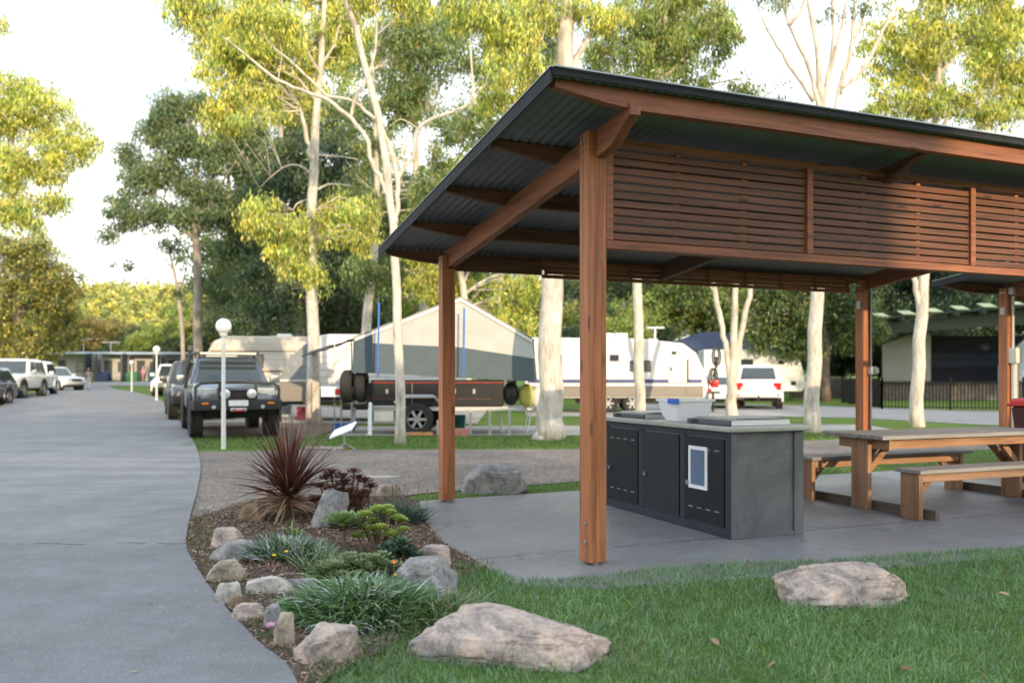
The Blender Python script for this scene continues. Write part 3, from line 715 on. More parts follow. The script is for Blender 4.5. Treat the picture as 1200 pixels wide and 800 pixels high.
# lawn blades in front
grass_poly = [(-.78, 3.2), (-.76, 3.67), (-.60, 4.07), (-.50, 4.34), (-.47, 5.1), (-.46, 5.6), (-.3, 5.64), (-.12, 5.80), (.05, 5.50), (.3, 5.50), (.60, 5.61), (1.02, 5.83), (1.61, 5.99), (2.3, 6.1), (2.88, 6.27), (3.93, 6.55), (5, 7.0), (5.4, 5.5), (3.5, 3.2)]
def lawn(name, poly, n, hl, wl, label, gy_fn=None, cols=None, zoff=0):
    P = scatter(poly, n)
    cl_ = np.array([noise.noise(Vector((x*1.7, y*1.7, 5))) for x, y in P]); cl2 = np.array([noise.noise(Vector((x*7, y*7, 9))) for x, y in P])
    P = P[U(-.75, .9, len(P)) < cl2+.55]; n = len(P)
    cl_ = np.array([noise.noise(Vector((x*1.7, y*1.7, 5))) for x, y in P]); cl2 = np.array([noise.noise(Vector((x*8, y*8, 9))) for x, y in P])
    z = np.array([gh(x, y) for x, y in P])+zoff
    base = np.stack([P[:, 0], P[:, 1], z], 1)
    L = U(*hl, n)*(1+.35*cl2+.25*cl_); az = U(0, 6.28, n)+1.4*cl2
    V, Fc = blades(base, L, U(*wl, n), az, U(.55, 1.5, n), U(.2, 1.6, n), 3, twist=RNG.normal(0, .4, n))
    cols = cols or [(.105, .21, .085), (.165, .30, .125), (.24, .37, .19), (.075, .15, .058), (.36, .32, .18)]
    c = pal(n, cols, [4, 5, 3, 2, .35], .22)*(1+.28*cl_+.22*cl2)[:, None]
    o = np_mesh(name, V, Fc, GRASSM, None, np.tile(np.clip(c, 0, 1), (3, 1))); tag(o, label, kind='stuff'); return o
lawn('lawn_grass', grass_poly, 115000, (.030, .066), (.0022, .0048), 'thick green lawn grass in the foreground', zoff=.010)
# narrow rims of grass along the far slab edge and beyond the gravel
lawn('verge_grass', [(-1.0, 9.1), (-.95, 9.75), (0, 10.3), (3.2, 12.1), (6.2, 14.4), (10, 16.2), (11, 15.4), (8.1, 13.28), (3.2, 11.13)], 21000, (.03, .06), (.005, .010), 'grass verge between the slab and the gravel')
lawn('verge_grass', [(-6.2, 15.8), (1.6, 15.9), (4, 16.8), (6.4, 18.1), (10, 20.3), (8, 21), (2.2, 19.4), (-4.2, 19.1), (-6.9, 18.7)], 34000, (.04, .08), (.008, .016), 'sunlit grass strip beyond the gravel track', cols=[(.09, .16, .035), (.13, .21, .05), (.17, .25, .07), (.06, .11, .03), (.34, .30, .14)])
# small weeds along the road edge
P = np.array([[x-.02+RNG.normal(.10, .10), y+RNG.normal(0, .1)] for x, y in rr(4, 8.2) for k in range(170)]); P = P[P[:, 0] > np.interp(P[:, 1], [p[1] for p in road_r], [p[0] for p in road_r])+.02]; n = len(P)
base = np.stack([P[:, 0], P[:, 1], np.full(n, .03)], 1)
V, Fc = blades(base, U(.012, .035, n), U(.003, .007, n), U(0, 6.28, n), U(.2, 1.3, n), U(.2, 1.2, n), 2)
o = np_mesh('road_edge_weeds', V, Fc, GRASSM, None, np.tile(pal(n, [(.08, .12, .04), (.14, .16, .06), (.22, .19, .11)], [4, 3, 2]), (2, 1))); tag(o, 'low weeds along the edge of the garden bed', kind='stuff')
# fallen leaves
for i, (px, py, c) in enumerate([(1176, 704, 0), (815, 712, 1), (1020, 737, 1), (838, 762, 2), (1062, 795, 1), (1180, 680, 0), (905, 790, 2), (540, 775, 0), (1085, 665, 2)]):
    x, y = G(px, py); m = MB(); l = .035
    m.add([(-l, 0, .0), (-l*.3, .013, .006), (l*.6, .011, .01), (l, 0, .004), (l*.5, -.012, .0), (-l*.4, -.012, .002), (0, 0, -.002)], [(0, 1, 6), (1, 2, 6), (2, 3, 6), (3, 4, 6), (4, 5, 6), (5, 0, 6)])
    o = m.build('fallen_leaf', simple('dry_leaf_%s' % 'abc'[c], [(.42, .27, .17), (.22, .10, .06), (.30, .18, .12)][c], .7)); o.location = (x, y, .045); o.rotation_euler = (.2, .25, i*1.7)
    tag(o, 'dry brown curled leaf lying on the lawn', 'leaf', 'fallen leaves on the lawn')

P = np.concatenate([scatter(SL, 240), scatter([(-7, 3), (-1.2, 3.2), (-2.6, 7), (-3.8, 11), (-9, 14)], 90), scatter([(-3, 9.5), (8, 15), (6, 17), (-5, 15)], 220), scatter(grass_poly, 70)]); n = len(P)
zz = np.where(inside(P, np.array(grass_poly)), .045, np.where(P[:, 0] < np.interp(P[:, 1], [p[1] for p in road_r], [p[0] for p in road_r]), .034, .017))
base = np.stack([P[:, 0], P[:, 1], zz], 1)
V, Fc = blades(base, U(.02, .07, n), U(.006, .014, n), U(0, 6.28, n), U(.0, .25, n), U(-.2, .5, n), 2, wprof=lambda t: 1-abs(t-.45)*1.7)
o = np_mesh('leaf_litter', V, Fc, leafmat('litter', .05, .03, .6), None, np.tile(pal(n, [(.24, .14, .08), (.36, .26, .16), (.13, .08, .05), (.30, .12, .06)], [4, 3, 3, 1], .3), (2, 1))); tag(o, 'thin dry gum leaves scattered on the slab, road and gravel', kind='stuff')

# red spiky cordyline
P = scatter([(-.95, 3.2), (-.95, 3.67), (-.78, 4.15), (-.66, 4.4), (-.42, 5.2), (-.40, 5.9), (-.1, 5.9), (-.3, 5.2), (-.44, 4.2), (-.5, 3.2)], 3600); P = P[P[:, 0] > np.interp(P[:, 1], [p[1] for p in road_r], [p[0] for p in road_r])+.06]; n = len(P)
base = np.stack([P[:, 0], P[:, 1], np.full(n, .03)], 1)
V, Fc = blades(base, U(.03, .075, n), U(.002, .005, n), U(0, 6.28, n), U(.4, 1.5, n), U(.2, 1.6, n), 3)
o = np_mesh('edge_grass', V, Fc, GRASSM, None, np.tile(pal(n, [(.105, .19, .075), (.17, .27, .11), (.30, .26, .14), (.08, .14, .05)], [4, 4, 1.6, 2]), (3, 1))); tag(o, 'straggling grass creeping over the edge of the bed', kind='stuff')
cx_, cy_ = G(338, 608)
c = empty('cordyline', (cx_, cy_, .03), 0, 'dark red spiky cordyline with long sword leaves at the back of the bed', 'plant')
m = MB(); m.tube([(0, 0, 0), (.01, 0, .12), (0, .01, .26)], [.05, .042, .03], 10); m.build('stem', simple('fibrous_stem', (.17, .09, .055), .9, 0, .4, 30, .5), c, smooth=True)
n = 270; az = U(0, 6.28, n); el = np.concatenate([U(.85, 1.55, 150), U(.15, 1.0, 120)])
base = np.stack([np.cos(az)*.02, np.sin(az)*.02, U(.14, .30, n)], 1)
V, Fc = blades(base, U(.46, .78, n), U(.018, .030, n), az, el, U(.0, .55, n), 6, wprof=lambda t: (.5+1.3*t if t < .35 else 1.0-(t-.35)/.65*.98), twist=RNG.normal(0, .35, n))
np_mesh('leaf_blades', V, Fc, LEAFM, c, np.tile(pal(n, [(.125, .048, .042), (.19, .078, .062), (.075, .032, .032), (.30, .17, .12)], [4, 4, 3, 1.3], .25), (6, 1)))
n = 110; az = U(0, 6.28, n); base = np.stack([np.cos(az)*.04, np.sin(az)*.04, U(.08, .2, n)], 1)
V, Fc = blades(base, U(.36, .66, n), U(.014, .026, n), az, U(-.35, .50, n), U(.1, .9, n), 6, twist=RNG.normal(0, .5, n))
np_mesh('dead_leaves', V, Fc, LEAFM, c, np.tile(pal(n, [(.44, .31, .20), (.30, .18, .12), (.20, .09, .07)], [4, 3, 2]), (6, 1)))

SC = [(.42, .47, .44), (.28, .34, .30), (.10, .17, .08), (.06, .12, .05)]
def flower(parent, x, y, h, rad, col, ctr, npet=13, tilt=0.6):
    st = MB(); st.tube([(x, y, 0), (x+.01, y-.005, h*.6), (x+.012, y-.01, h)], [.003, .0025, .003], 5); f = st.build('flower', simple('flower_stem', (.10, .16, .05), .6), parent)
    pts = MB(); c0 = Vector((x+.012, y-.01, h+.003))
    for k in range(npet):
        a = 2*math.pi*k/npet; d = Vector((math.cos(a), math.sin(a)*.75-.2, .45+.25*math.sin(a))).normalized(); s = Vector((-math.sin(a), math.cos(a), 0))*rad*.19
        pts.add([c0, c0+d*rad*.55+s, c0+d*rad, c0+d*rad*.55-s], [(0, 1, 2, 3)])
    pts.build('petals', simple('petal_%d_%d' % (int(col[0]*100), int(col[1]*100)), col, .5), f)
    cc = MB(); cc.sphere(tuple(c0+Vector((0, -.002, .004))), rad*.26, 8, 6); cc.build('flower_centre', simple('flower_centre_%d' % int(ctr[1]*100), ctr, .6), f)
# silver clump
x, y = G(322, 664)
g1 = empty('silver_plant', (x, y+.22, .03), 0, 'clump of silvery upright leaves among the rocks on the left of the bed', 'plant')
clump('leaves', g1, 0, 0, .29, .25, 900, (.09, .17), (.009, .017), (.7, 1.5), (.1, 1.0), SC, [4, 3, 4, 4], SILV, z1=.05)
clump('low_leaves', g1, .20, -.04, .18, .16, 160, (.06, .12), (.010, .018), (.2, 1.0), (.1, 1.0), [(.10, .17, .07), (.2, .25, .16), (.30, .22, .16)], [5, 2, 1.5], SILV)
flower(g1, .07, -.21, .07, .020, (.85, .55, .01), (.75, .42, .01)); flower(g1, -.0, -.27, .055, .021, (.85, .55, .01), (.75, .42, .01))
# big green clump
x, y = G(412, 752)
g2 = empty('gazania_clump', (x+.02, y+.42, .03), 0, 'large spreading clump of dark green strap leaves behind the big pink front rock', 'plant')
clump('leaves', g2, -.04, .02, .42, .38, 1900, (.09, .19), (.009, .017), (.3, 1.3), (.2, 1.3), [(.05, .115, .035), (.085, .18, .055), (.14, .25, .085), (.42, .47, .42)], [5, 5, 3, 2], SILV, z1=.09)
clump('rear_leaves', g2, -.10, .30, .34, .16, 500, (.07, .15), (.009, .016), (.4, 1.3), (.2, 1.2), [(.07, .14, .05), (.45, .50, .46), (.2, .28, .16)], [4, 3, 3], SILV, z1=.07)
clump('side_leaves', g2, .40, -.10, .24, .36, 700, (.08, .17), (.006, .012), (.5, 1.4), (.2, 1.4), [(.07, .14, .035), (.13, .19, .06), (.24, .21, .10), (.30, .34, .26)], [5, 4, 2, .7], SILV, z1=.04)
flower(g2, .10, .16, .235, .024, (.65, .12, .02), (.80, .45, .01), 9); flower(g2, .115, .10, .18, .014, (.85, .38, .01), (.8, .5, .02), 9)
x, y = G(318, 752)
g3 = empty('pink_flower_plant', (x, y, .03), 0, 'tiny plant with a pink daisy at the very edge of the bed', 'plant')
clump('leaves', g3, 0, .02, .05, .04, 26, (.03, .06), (.005, .008), (.3, 1.3), (.1, 1), [(.08, .15, .05)], [1], LEAFM)
flower(g3, -.01, -.01, .05, .032, (.55, .30, .42), (.45, .2, .3), 12)
# blue green carnation clump
x, y = G(462, 618)
g4 = empty('blue_green_plant', (x, y+.15, .02), 0, 'bushy blue green clump with rust flower heads beside the slab', 'plant')
clump('leaves', g4, 0, 0, .25, .18, 900, (.10, .24), (.005, .009), (.7, 1.5), (.0, .9), [(.055, .10, .068), (.09, .15, .11), (.16, .22, .17), (.035, .07, .04)], [5, 5, 2, 2], SILV, z1=.06)
for k in range(10): flower(g4, U(-.12, .27, 1)[0], U(-.12, .15, 1)[0], U(.26, .34, 1)[0], .021, (.30, .085, .045), (.16, .06, .03), 8)
# rosettes
def rosette(name, parent, c, r, n, col, tip, rings=4, flat=.55):
    Vs = []; Fs = []; Cs = []; o = 0
    for k in range(n):
        t = (k+.5)/n; a = k*2.39996; L = r*(.30+.70*(1-t)); el = .10+1.25*t*flat*1.6
        d = Vector((math.cos(a)*math.cos(el), math.sin(a)*math.cos(el), math.sin(el))); s = Vector((-math.sin(a), math.cos(a), 0)); u = s.cross(d)*-1
        wd = L*.36; p = Vector(c)+Vector((0, 0, t*r*.12))
        q = [p, p+d*L*.45-s*wd*.36, p+d*L*.82-s*wd*.5, p+d*L+u*L*.10, p+d*L*.82+s*wd*.5, p+d*L*.45+s*wd*.36, p+d*L*.55+u*(-L*.03)]
        Vs += [tuple(x) for x in q]
        for j in range(5): Fs.append((o+j, o+j+1, o+6)); Cs.append(np.array(col)*(1-.15*t)*RNG.uniform(.85, 1.15) if j in (0, 4) else np.array(tip)*RNG.uniform(.85, 1.15))
        Fs.append((o+5, o, o+6)); Cs.append(np.array(col)); o += 7
    return np_mesh(name, np.array(Vs), np.array(Fs), LEAFM, parent, np.clip(np.array(Cs), 0, 1))
def succulent(name, px, py, label, heads, r, col, tip, hrange, n=34, stemcol=(.20, .13, .08)):
    x, y = G(px, py); s = empty(name, (x, y, .02), 0, label, 'plant')
    m = MB()
    for (hx, hy, hz) in heads:
        m.tube([(hx*.3, hy*.3, 0), (hx*.8, hy*.8, hz*.55), (hx, hy, hz)], [.012, .010, .009], 7)
    m.build('stems', simple('succulent_stem', stemcol, .8, 0, .4, 25), s, smooth=True)
    for i, (hx, hy, hz) in enumerate(heads): rosette('rosette', s, (hx, hy, hz), r*RNG.uniform(.8, 1.15), n, col, tip)
    return s
succulent('dark_succulent', 402, 612, 'upright dark maroon succulent rosettes in front of the tall grey rock',
          [(-.16, .05, .36), (-.10, .0, .26), (-.2, -.02, .18), (.0, .06, .30), (.07, .0, .25), (.13, .06, .36), (.19, .05, .33), (.05, -.06, .17), (-.05, -.07, .14), (.15, -.05, .2), (.24, .08, .28), (-.22, .09, .28), (-.02, .1, .36), (-.12, .08, .40), (-.06, .04, .22), (.1, -.08, .13), (.2, -.04, .24), (-.26, .02, .16), (.02, .0, .2), (.09, .05, .42), (-.17, -.06, .1)], .125, (.075, .035, .032), (.18, .075, .065), 0)
succulent('lime_succulent', 447, 650, 'cluster of bright lime green rosettes near the middle of the bed',
          [(-.12, -.02, .27), (-.03, .03, .30), (.06, .0, .285), (.12, -.03, .25), (-.09, -.06, .17), (.0, -.07, .18), (-.15, .06, .22), (.03, .08, .31), (-.16, -.08, .12), (.14, .05, .22), (-.07, .02, .22), (.09, -.08, .13), (-.03, -.03, .12), (.17, -.06, .17)], .088, (.20, .32, .075), (.38, .48, .13), 0, 40)
succulent('lone_rosette', 432, 606, 'single small lime rosette on a tall stem above the dark succulents', [(0, 0, .22)], .045, (.25, .40, .08), (.42, .5, .15), 0)
s = succulent('large_rosette', 403, 652, 'wide open green rosette with purple outer leaves', [(0, 0, .21)], .21, (.13, .20, .08), (.19, .28, .12), 0, 44)
rosette('outer_leaves', s, (0, 0, .175), .22, 18, (.075, .045, .05), (.11, .085, .075), flat=.1)
succulent('low_green_succulent', 424, 688, 'low green rosettes tinged brown behind the large strap leaved clump', [(-.16, 0, .09), (-.04, .02, .10), (.05, -.02, .08), (.12, .03, .10), (.0, .14, .12), (-.1, .15, .12), (.1, .16, .13), (-.02, -.1, .06), (-.22, .1, .08), (.18, .1, .08), (-.12, -.08, .05), (.07, .05, .13), (-.08, .07, .12)], .11, (.10, .16, .06), (.19, .24, .12), 0, 30)
x, y = G(395, 690)
g8 = empty('green_ground_cover', (x, y+.1, .02), 0, 'fresh green low foliage filling the middle of the bed between silver clump and rosettes', 'plant')
clump('leaves', g8, 0, .15, .22, .30, 700, (.05, .14), (.010, .020), (.2, 1.3), (.2, 1.2), [(.08, .16, .045), (.14, .24, .07), (.22, .30, .12), (.30, .22, .13)], [5, 5, 2, 1], SILV, z1=.06)
clump('leaves', g8, .42, .12, .20, .22, 420, (.05, .12), (.010, .018), (.2, 1.3), (.2, 1.2), [(.08, .15, .045), (.13, .21, .07), (.24, .15, .09), (.32, .20, .13)], [5, 4, 2, 1], SILV, z1=.05)
succulent('round_leaf_succulent', 461, 672, 'dark green round leaved succulent beside the pink flat rock', [(0, 0, .1), (.07, .0, .12), (-.05, .05, .13), (.04, .08, .15), (.09, .06, .09), (-.02, .0, .07), (.12, .02, .07), (.02, .1, .11)], .12, (.035, .085, .055), (.06, .12, .08), 0, 22)
succulent('rust_succulent', 473, 668, 'rust brown rosette leaning over the flat rock', [(.05, .02, .13), (.0, .05, .15)], .085, (.22, .10, .04), (.32, .17, .06), 0, 26)
x, y = G(372, 668)
g5 = empty('spiky_weed', (x, y, .03), 0, 'thin pale upright leaves between the silver clump and the rosettes', 'plant')
clump('leaves', g5, 0, 0, .13, .2, 190, (.08, .22), (.007, .013), (.9, 1.55), (.0, .6), [(.13, .2, .07), (.28, .31, .2), (.45, .45, .36), (.08, .15, .05)], [4, 2, 1, 3], SILV)
x, y = G(332, 640)
g6 = empty('young_sprout', (x, y+.3, .03), 0, 'bright green sprout in front of the red cordyline', 'plant')
clump('leaves', g6, 0, 0, .035, .03, 16, (.09, .16), (.010, .016), (1.0, 1.5), (.0, .5), [(.16, .32, .06)], [1], LEAFM)
x, y = G(497, 668)
g7 = empty('dry_tuft', (x, y-.02, .03), 0, 'thin dry reddish stalks beside the flat pink rock', 'plant')
clump('stalks', g7, .02, 0, .03, .02, 14, (.09, .17), (.003, .005), (1.2, 1.55), (.0, .3), [(.42, .24, .12), (.5, .36, .2)], [1, 1], LEAFM)
# ================================================================== vehicles
def paint(name, col, metal=0.0, rough=.32, dust=.25): 
    if name in MATS: return MATS[name]
    m, nt, b = newmat(name); v = coords(nt, 'Object'); f = noi(nt, v, 2.5, 7, .7)
    sp = nt.nodes.new('ShaderNodeSeparateXYZ'); nt.links.new(coords(nt, 'Object'), sp.inputs[0])
    mr = N(nt, 'ShaderNodeMapRange'); mr.inputs['From Min'].default_value = 1.0; mr.inputs['From Max'].default_value = .35; nt.links.new(sp.outputs['Z'], mr.inputs[0])
    mm = nt.nodes.new('ShaderNodeMath'); mm.operation = 'MULTIPLY'; nt.links.new(mr.outputs[0], mm.inputs[0]); nt.links.new(f, mm.inputs[1])
    k = nt.nodes.new('ShaderNodeMath'); k.operation = 'MULTIPLY'; k.inputs[1].default_value = dust*2; nt.links.new(mm.outputs[0], k.inputs[0])
    c = mixf(nt, k.outputs[0], col, (.26, .20, .14)); nt.links.new(c, b.inputs['Base Color'])
    b.inputs['Metallic'].default_value = metal; b.inputs['Roughness'].default_value = rough; b.inputs['Coat Weight'].default_value = .6; b.inputs['Coat Roughness'].default_value = .06
    MATS[name] = m; return m
M_GLASS = simple('car_glass', (.035, .045, .05), .06, 0, .1, 2, spec=.9)
M_TYRE = simple('tyre_rubber', (.022, .021, .020), .85, 0, .3, 40, .6)
M_RIM = simple('alloy', (.42, .42, .43), .35, .8, .15, 12)
M_RIMD = simple('dark_rim', (.06, .06, .06), .5, .4, .2, 12)
M_LAMP = simple('headlight_glass', (.62, .65, .66), .12, .3, .15, 20, spec=.9)
M_RED = simple('red_lens', (.55, .02, .02), .2, 0, .15, 20)
M_AMBER = simple('amber_lens', (.75, .22, .02), .25, 0, .1, 20)
M_CHROME = simple('chrome', (.62, .63, .64), .15, .95, .05, 5)
M_PLATE = simple('number_plate', (.74, .74, .70), .5, 0, .05, 20)
M_WHITE = paint('white_paint', (.74, .74, .73), 0, .35, .10)
M_UNDER = simple('underbody', (.020, .018, .016), .8, 0, .3, 10)
def wheel(parent, x, y, r, wdt, side, rim=None, n=28):
    t = MB(); h = wdt/2
    t.lathe([(r*.60, -h*.8), (r*.80, -h), (r*.96, -h*.88), (r, -h*.5), (r, h*.5), (r*.96, h*.88), (r*.80, h), (r*.60, h*.8)], (x, y, r), 'y', n, False)
    k = MB()
    for i in range(20):
        a = 2*math.pi*i/20
        t.box((x+math.cos(a)*r*.985, y, r+math.sin(a)*r*.985), (r*.10, wdt*.86, r*.05), (0, -a+math.pi/2, 0))
    w_ = t.build('wheel', M_TYRE, parent, smooth=True)
    q = MB(); q.lathe([(r*.53, side*h*.45), (.001, side*h*.45)], (x, y, r), 'y', n); q.build('brake_disc', M_RIMD, w_)
    q = MB(); s = side
    q.lathe([(r*.62, s*h*.82), (r*.60, s*h*.95), (r*.54, s*h*.70), (r*.52, s*h*.50)], (x, y, r), 'y', n, False)
    for i in range(6):
        a = 2*math.pi*i/6
        q.box((x+math.cos(a)*r*.30, y+s*h*.76, r+math.sin(a)*r*.30), (r*.54, wdt*.12, r*.17), (0, -a, 0))
    q.lathe([(r*.13, s*h*.60), (r*.13, s*h*.9), (.001, s*h*.9)], (x, y, r), 'y', 12)
    q.build('rim', rim or M_RIM, w_, smooth=True); return w_
def bil(q, u, v):
    a, b, c, d = [Vector(p) for p in q]; return (a*(1-u)+b*u)*(1-v)+(d*(1-u)+c*u)*v
def glass(parent, q, u0, u1, v0, v1, name='window', mat=None, th=.008):
    m = MB(); P = [bil(q, u0, v0), bil(q, u1, v0), bil(q, u1, v1), bil(q, u0, v1)]
    m.panel(*P, th=th); return m.build(name, mat or M_GLASS, parent, bevel=.004, seg=1)
def car(name, loc, ang, label, pm, L=4.9, Wd=1.86, H=1.85, r=.38, belt=1.12, hood=1.02, cab=(-2.2, .55, -1.85, -.2+.25), clear=.38, tray=False, group='vehicles parked in the camp ground', face='front', rack=False, detail=True, rim=None, nose=.0, cat='car'):
    root = empty(name, (loc[0], loc[1], gh(*loc)), ang, label, cat, group)
    hw = Wd/2; xb0, xb1, xt0, xt1 = cab                # cabin bottom rear/front, roof rear/front
    def ring(x, w, z0, z1, r_=.10, flat=.0):
        c = r_
        return [(x, -w+c*.6, z0), (x, w-c*.6, z0), (x, w, z0+c), (x, w, (z0+z1)/2+.05), (x, w-.02, z1-c), (x, w-c, z1-.02), (x, w*.5, z1+flat), (x, -w*.5, z1+flat), (x, -w+c, z1-.02), (x, -w+.02, z1-c), (x, -w, (z0+z1)/2+.05), (x, -w, z0+c)]
    rear = -L/2; fr = L/2; m = MB(); bz = belt
    S = [(rear, hw*.92, clear+.12, bz-.08), (rear+.06, hw*.97, clear+.03, bz-.01), (rear+.5, hw, clear, bz), (xb1-.1, hw, clear, bz), (xb1+.05, hw*.99, clear, hood+.05), (fr-.75, hw*.98, clear, hood), (fr-.22, hw*.96, clear+.03, hood-.05), (fr-.04, hw*.88, clear+.12, hood-.13), (fr, hw*.80, clear+.2, hood-.22)]
    m.loft([ring(x, w_, a, b, .10, .03 if x > xb1 else 0) for x, w_, a, b in S]); body = m.build('body', pm, root, smooth=True)
    # cabin
    m = MB(); wb, wt = hw*.95, hw*.76
    def cr(x0, x1, w_, z, c=.12): return [(x0+c, -w_, z), (x1-c, -w_, z), (x1-c*.3, -w_+c*.4, z), (x1, -w_+c, z), (x1, w_-c, z), (x1-c*.3, w_-c*.4, z), (x1-c, w_, z), (x0+c, w_, z), (x0+c*.3, w_-c*.4, z), (x0, w_-c, z), (x0, -w_+c, z), (x0+c*.3, -w_+c*.4, z)]
    m.loft([cr(xb0, xb1, wb, bz-.06, .06), cr(xt0-.03, xt1+.03, wt+.02, H-.07, .06), cr(xt0+.03, xt1-.05, wt-.04, H-.015, .1), cr(xt0+.3, xt1-.3, wt-.25, H, .1)])
    cabo = m.build('cabin', pm, root, smooth=True)
    zb, zt = bz-.05, H-.07; bxf = lambda s, t: (xb0 if s == 0 else xb1)*(1-t)+(xt0-.03 if s == 0 else xt1+.03)*t
    fq = [(xb1, -wb+.06, zb), (xb1, wb-.06, zb), (xt1+.03, wt-.04, zt), (xt1+.03, -wt+.04, zt)]
    glass(root, fq, .04, .96, .08, .94, 'windscreen')
    rq = [(xb0, wb-.06, zb), (xb0, -wb+.06, zb), (xt0-.03, -wt+.04, zt), (xt0-.03, wt-.04, zt)]
    glass(root, rq, .07, .93, .2, .92, 'rear_window')
    for s in (1, -1):
        q = [(xb1-.06, s*wb, zb), (xb0+.06, s*wb, zb), (xt0+.03, s*(wt+.02), zt), (xt1-.03, s*(wt+.02), zt)]
        if s == -1: q = [q[1], q[0], q[3], q[2]]
        segs = [(.06, .34), (.37, .64), (.67, .94)] if (xb1-xb0) > 2.4 else [(.08, .52), (.56, .92)]
        for a, b in segs:
            if s == -1: a, b = 1-b, 1-a
            glass(root, q, a, b, .17, .88, 'side_window')
        m = MB(); m.box((xb1-.25, s*(hw+.12), bz+.08), (.13, .22, .17)); m.build('mirror', M_CHROME if rack else pm, root, bevel=.03)
        # arches
        for xw in (fr-.82, rear+.95):
            m = MB(); pts = [(xw+math.cos(R(a))*(r+.10), s*(hw+.004), r+math.sin(R(a))*(r+.10)) for a in range(-10, 191, 20)]
            m.tube(pts, .045, 6); m.build('wheel_arch', M_BLACK if rack else pm, root, smooth=True)
            m = MB(); m.lathe([(r+.07, s*(hw-.25)), (r+.07, s*(hw+.012)), (.001, s*(hw+.012))], (xw, 0, r), 'y', 20); m.build('wheel_well', M_UNDER, root)
            wheel(root, xw, s*(hw-.10), r, .26, s, rim)
    m = MB(); m.b2(rear+.3, fr-.35, -hw*.7, hw*.7, clear-.12, clear+.03); m.build('underbody', M_UNDER, root)
    # front
    for s in (1, -1):
        m = MB(); m.panel((fr-.06, s*hw*.45, hood-.31), (fr-.22, s*hw*.93, hood-.28), (fr-.26, s*hw*.91, hood-.12), (fr-.10, s*hw*.45, hood-.16), th=.03 if s > 0 else -.03); m.build('headlight', M_LAMP, root, bevel=.008)
        m = MB(); m.b2(rear-.012, rear+.06, s*hw*.72, s*hw*.93, bz-.36, bz-.12); m.build('tail_light', M_RED, root, bevel=.01)
    m = MB(); m.b2(fr-.06, fr+.015, -hw*.42, hw*.42, hood-.33, hood-.17); m.build('grille', M_BLACK, root, bevel=.01)
    m = MB(); m.b2(rear-.10, rear+.05, -hw*.9, hw*.9, clear+.05, clear+.26); m.build('rear_bumper', M_BLACK if tray else pm, root, bevel=.04)
    m = MB(); m.b2(rear-.022, rear-.010, -.20, .20, bz-.38, bz-.26); m.build('number_plate', M_PLATE, root)
    return root, dict(fr=fr, rear=rear, hw=hw, hood=hood, bz=bz, H=H, xb1=xb1)
def ang_of(dx, dy): return math.atan2(dy, dx)
GREYP = paint('grey_metallic', (.085, .105, .135), .5, .30, .15)
# the grey off-road ute with bull bar
root, d = car('off_road_ute', (-6.95, 20.75), ang_of(.40, -.917), 'grey lifted off road ute with black bull bar, roof rack and round driving lights', GREYP, 5.25, 1.84, 1.83, .43, 1.22, 1.20, (-1.15, 1.02, -1.05, .30), .56, True, rack=True, cat='ute', rim=M_RIMD)
fr, hw = d['fr'], d['hw']
m = MB(); m.b2(fr+.02, fr+.20, -hw*.98, hw*.98, .62, .86); m.b2(fr-.35, fr+.02, hw*.80, hw*1.0, .62, .84); m.b2(fr-.35, fr+.02, -hw*1.0, -hw*.80, .62, .84)
bb = m.build('bull_bar', M_BLACK, root, bevel=.03)
m = MB(); m.tube([(fr+.10, -hw*.93, .84), (fr+.05, -hw*.93, 1.12), (fr+.03, -hw*.80, 1.2), (fr+.06, -.35, 1.22), (fr+.06, .35, 1.22), (fr+.03, hw*.80, 1.2), (fr+.05, hw*.93, 1.12), (fr+.10, hw*.93, .84)], .032, 8)
m.build('hoop', M_BLACK, bb, smooth=True)
m = MB(); m.b2(fr+.08, fr+.14, -.40, -.34, .86, 1.2); m.b2(fr+.08, fr+.14, .34, .40, .86, 1.2); m.tube([(fr+.11, -.4, 1.05), (fr+.11, .4, 1.05)], .02, 8); m.build('bar_upright', M_BLACK, bb)
for y in (-.27, .27):
    m = MB(); m.lathe([(.02, .0), (.08, .0), (.11, .06), (.11, .09), (.001, .09)], (fr+.13, y, .98), 'x', 20); dl = m.build('driving_light', M_BLACK, bb, smooth=True)
    m = MB(); m.lathe([(.10, .091), (.06, .102), (.001, .105)], (fr+.13, y, .98), 'x', 20); m.build('lens', M_LAMP, dl, smooth=True)
for s in (1, -1):
    m = MB(); m.b2(fr+.201, fr+.215, s*.60, s*.74, .76, .80); m.build('indicator', M_AMBER, bb)
    m = MB(); m.cyl((fr+.2, s*.50, .70), (fr+.215, s*.50, .70), .04, 14); m.build('fog_light', M_LAMP, bb)
    m = MB(); m.b2(fr-.08, fr-.0, s*.42, s*.78, .93, 1.10); m.build('headlight', M_LAMP, root, bevel=.02)
m = MB(); m.b2(fr+.215, fr+.225, -.20, .20, .72, .84); m.build('number_plate', M_PLATE, bb)
m = MB(); m.b2(fr+.20, fr+.24, -.17, .17, .60, .68); m.build('winch_fairlead', M_GALV, bb, bevel=.02)
m = MB(); m.tube([(fr+.26, -.10, .66), (fr+.28, -.06, .62), (fr+.28, .08, .62), (fr+.26, .11, .66)], .016, 8); m.build('winch_hook', M_RED, bb, smooth=True)
m = MB(); m.b2(.95+.25, 1.75, -.28, .28, 1.205, 1.275); m.build('bonnet_scoop', GREYP, root, bevel=.03)
m = MB(); m.b2(1.74, 1.76, -.24, .24, 1.215, 1.262); m.build('scoop_opening', M_BLACK, root)
m = MB(); m.b2(-1.6, .45, -.72, -.68, 1.90, 1.94); m.b2(-1.6, .45, .68, .72, 1.90, 1.94)
for k in range(9): m.b2(-1.55+k*.24, -1.47+k*.24, -.68, .68, 1.905, 1.93)
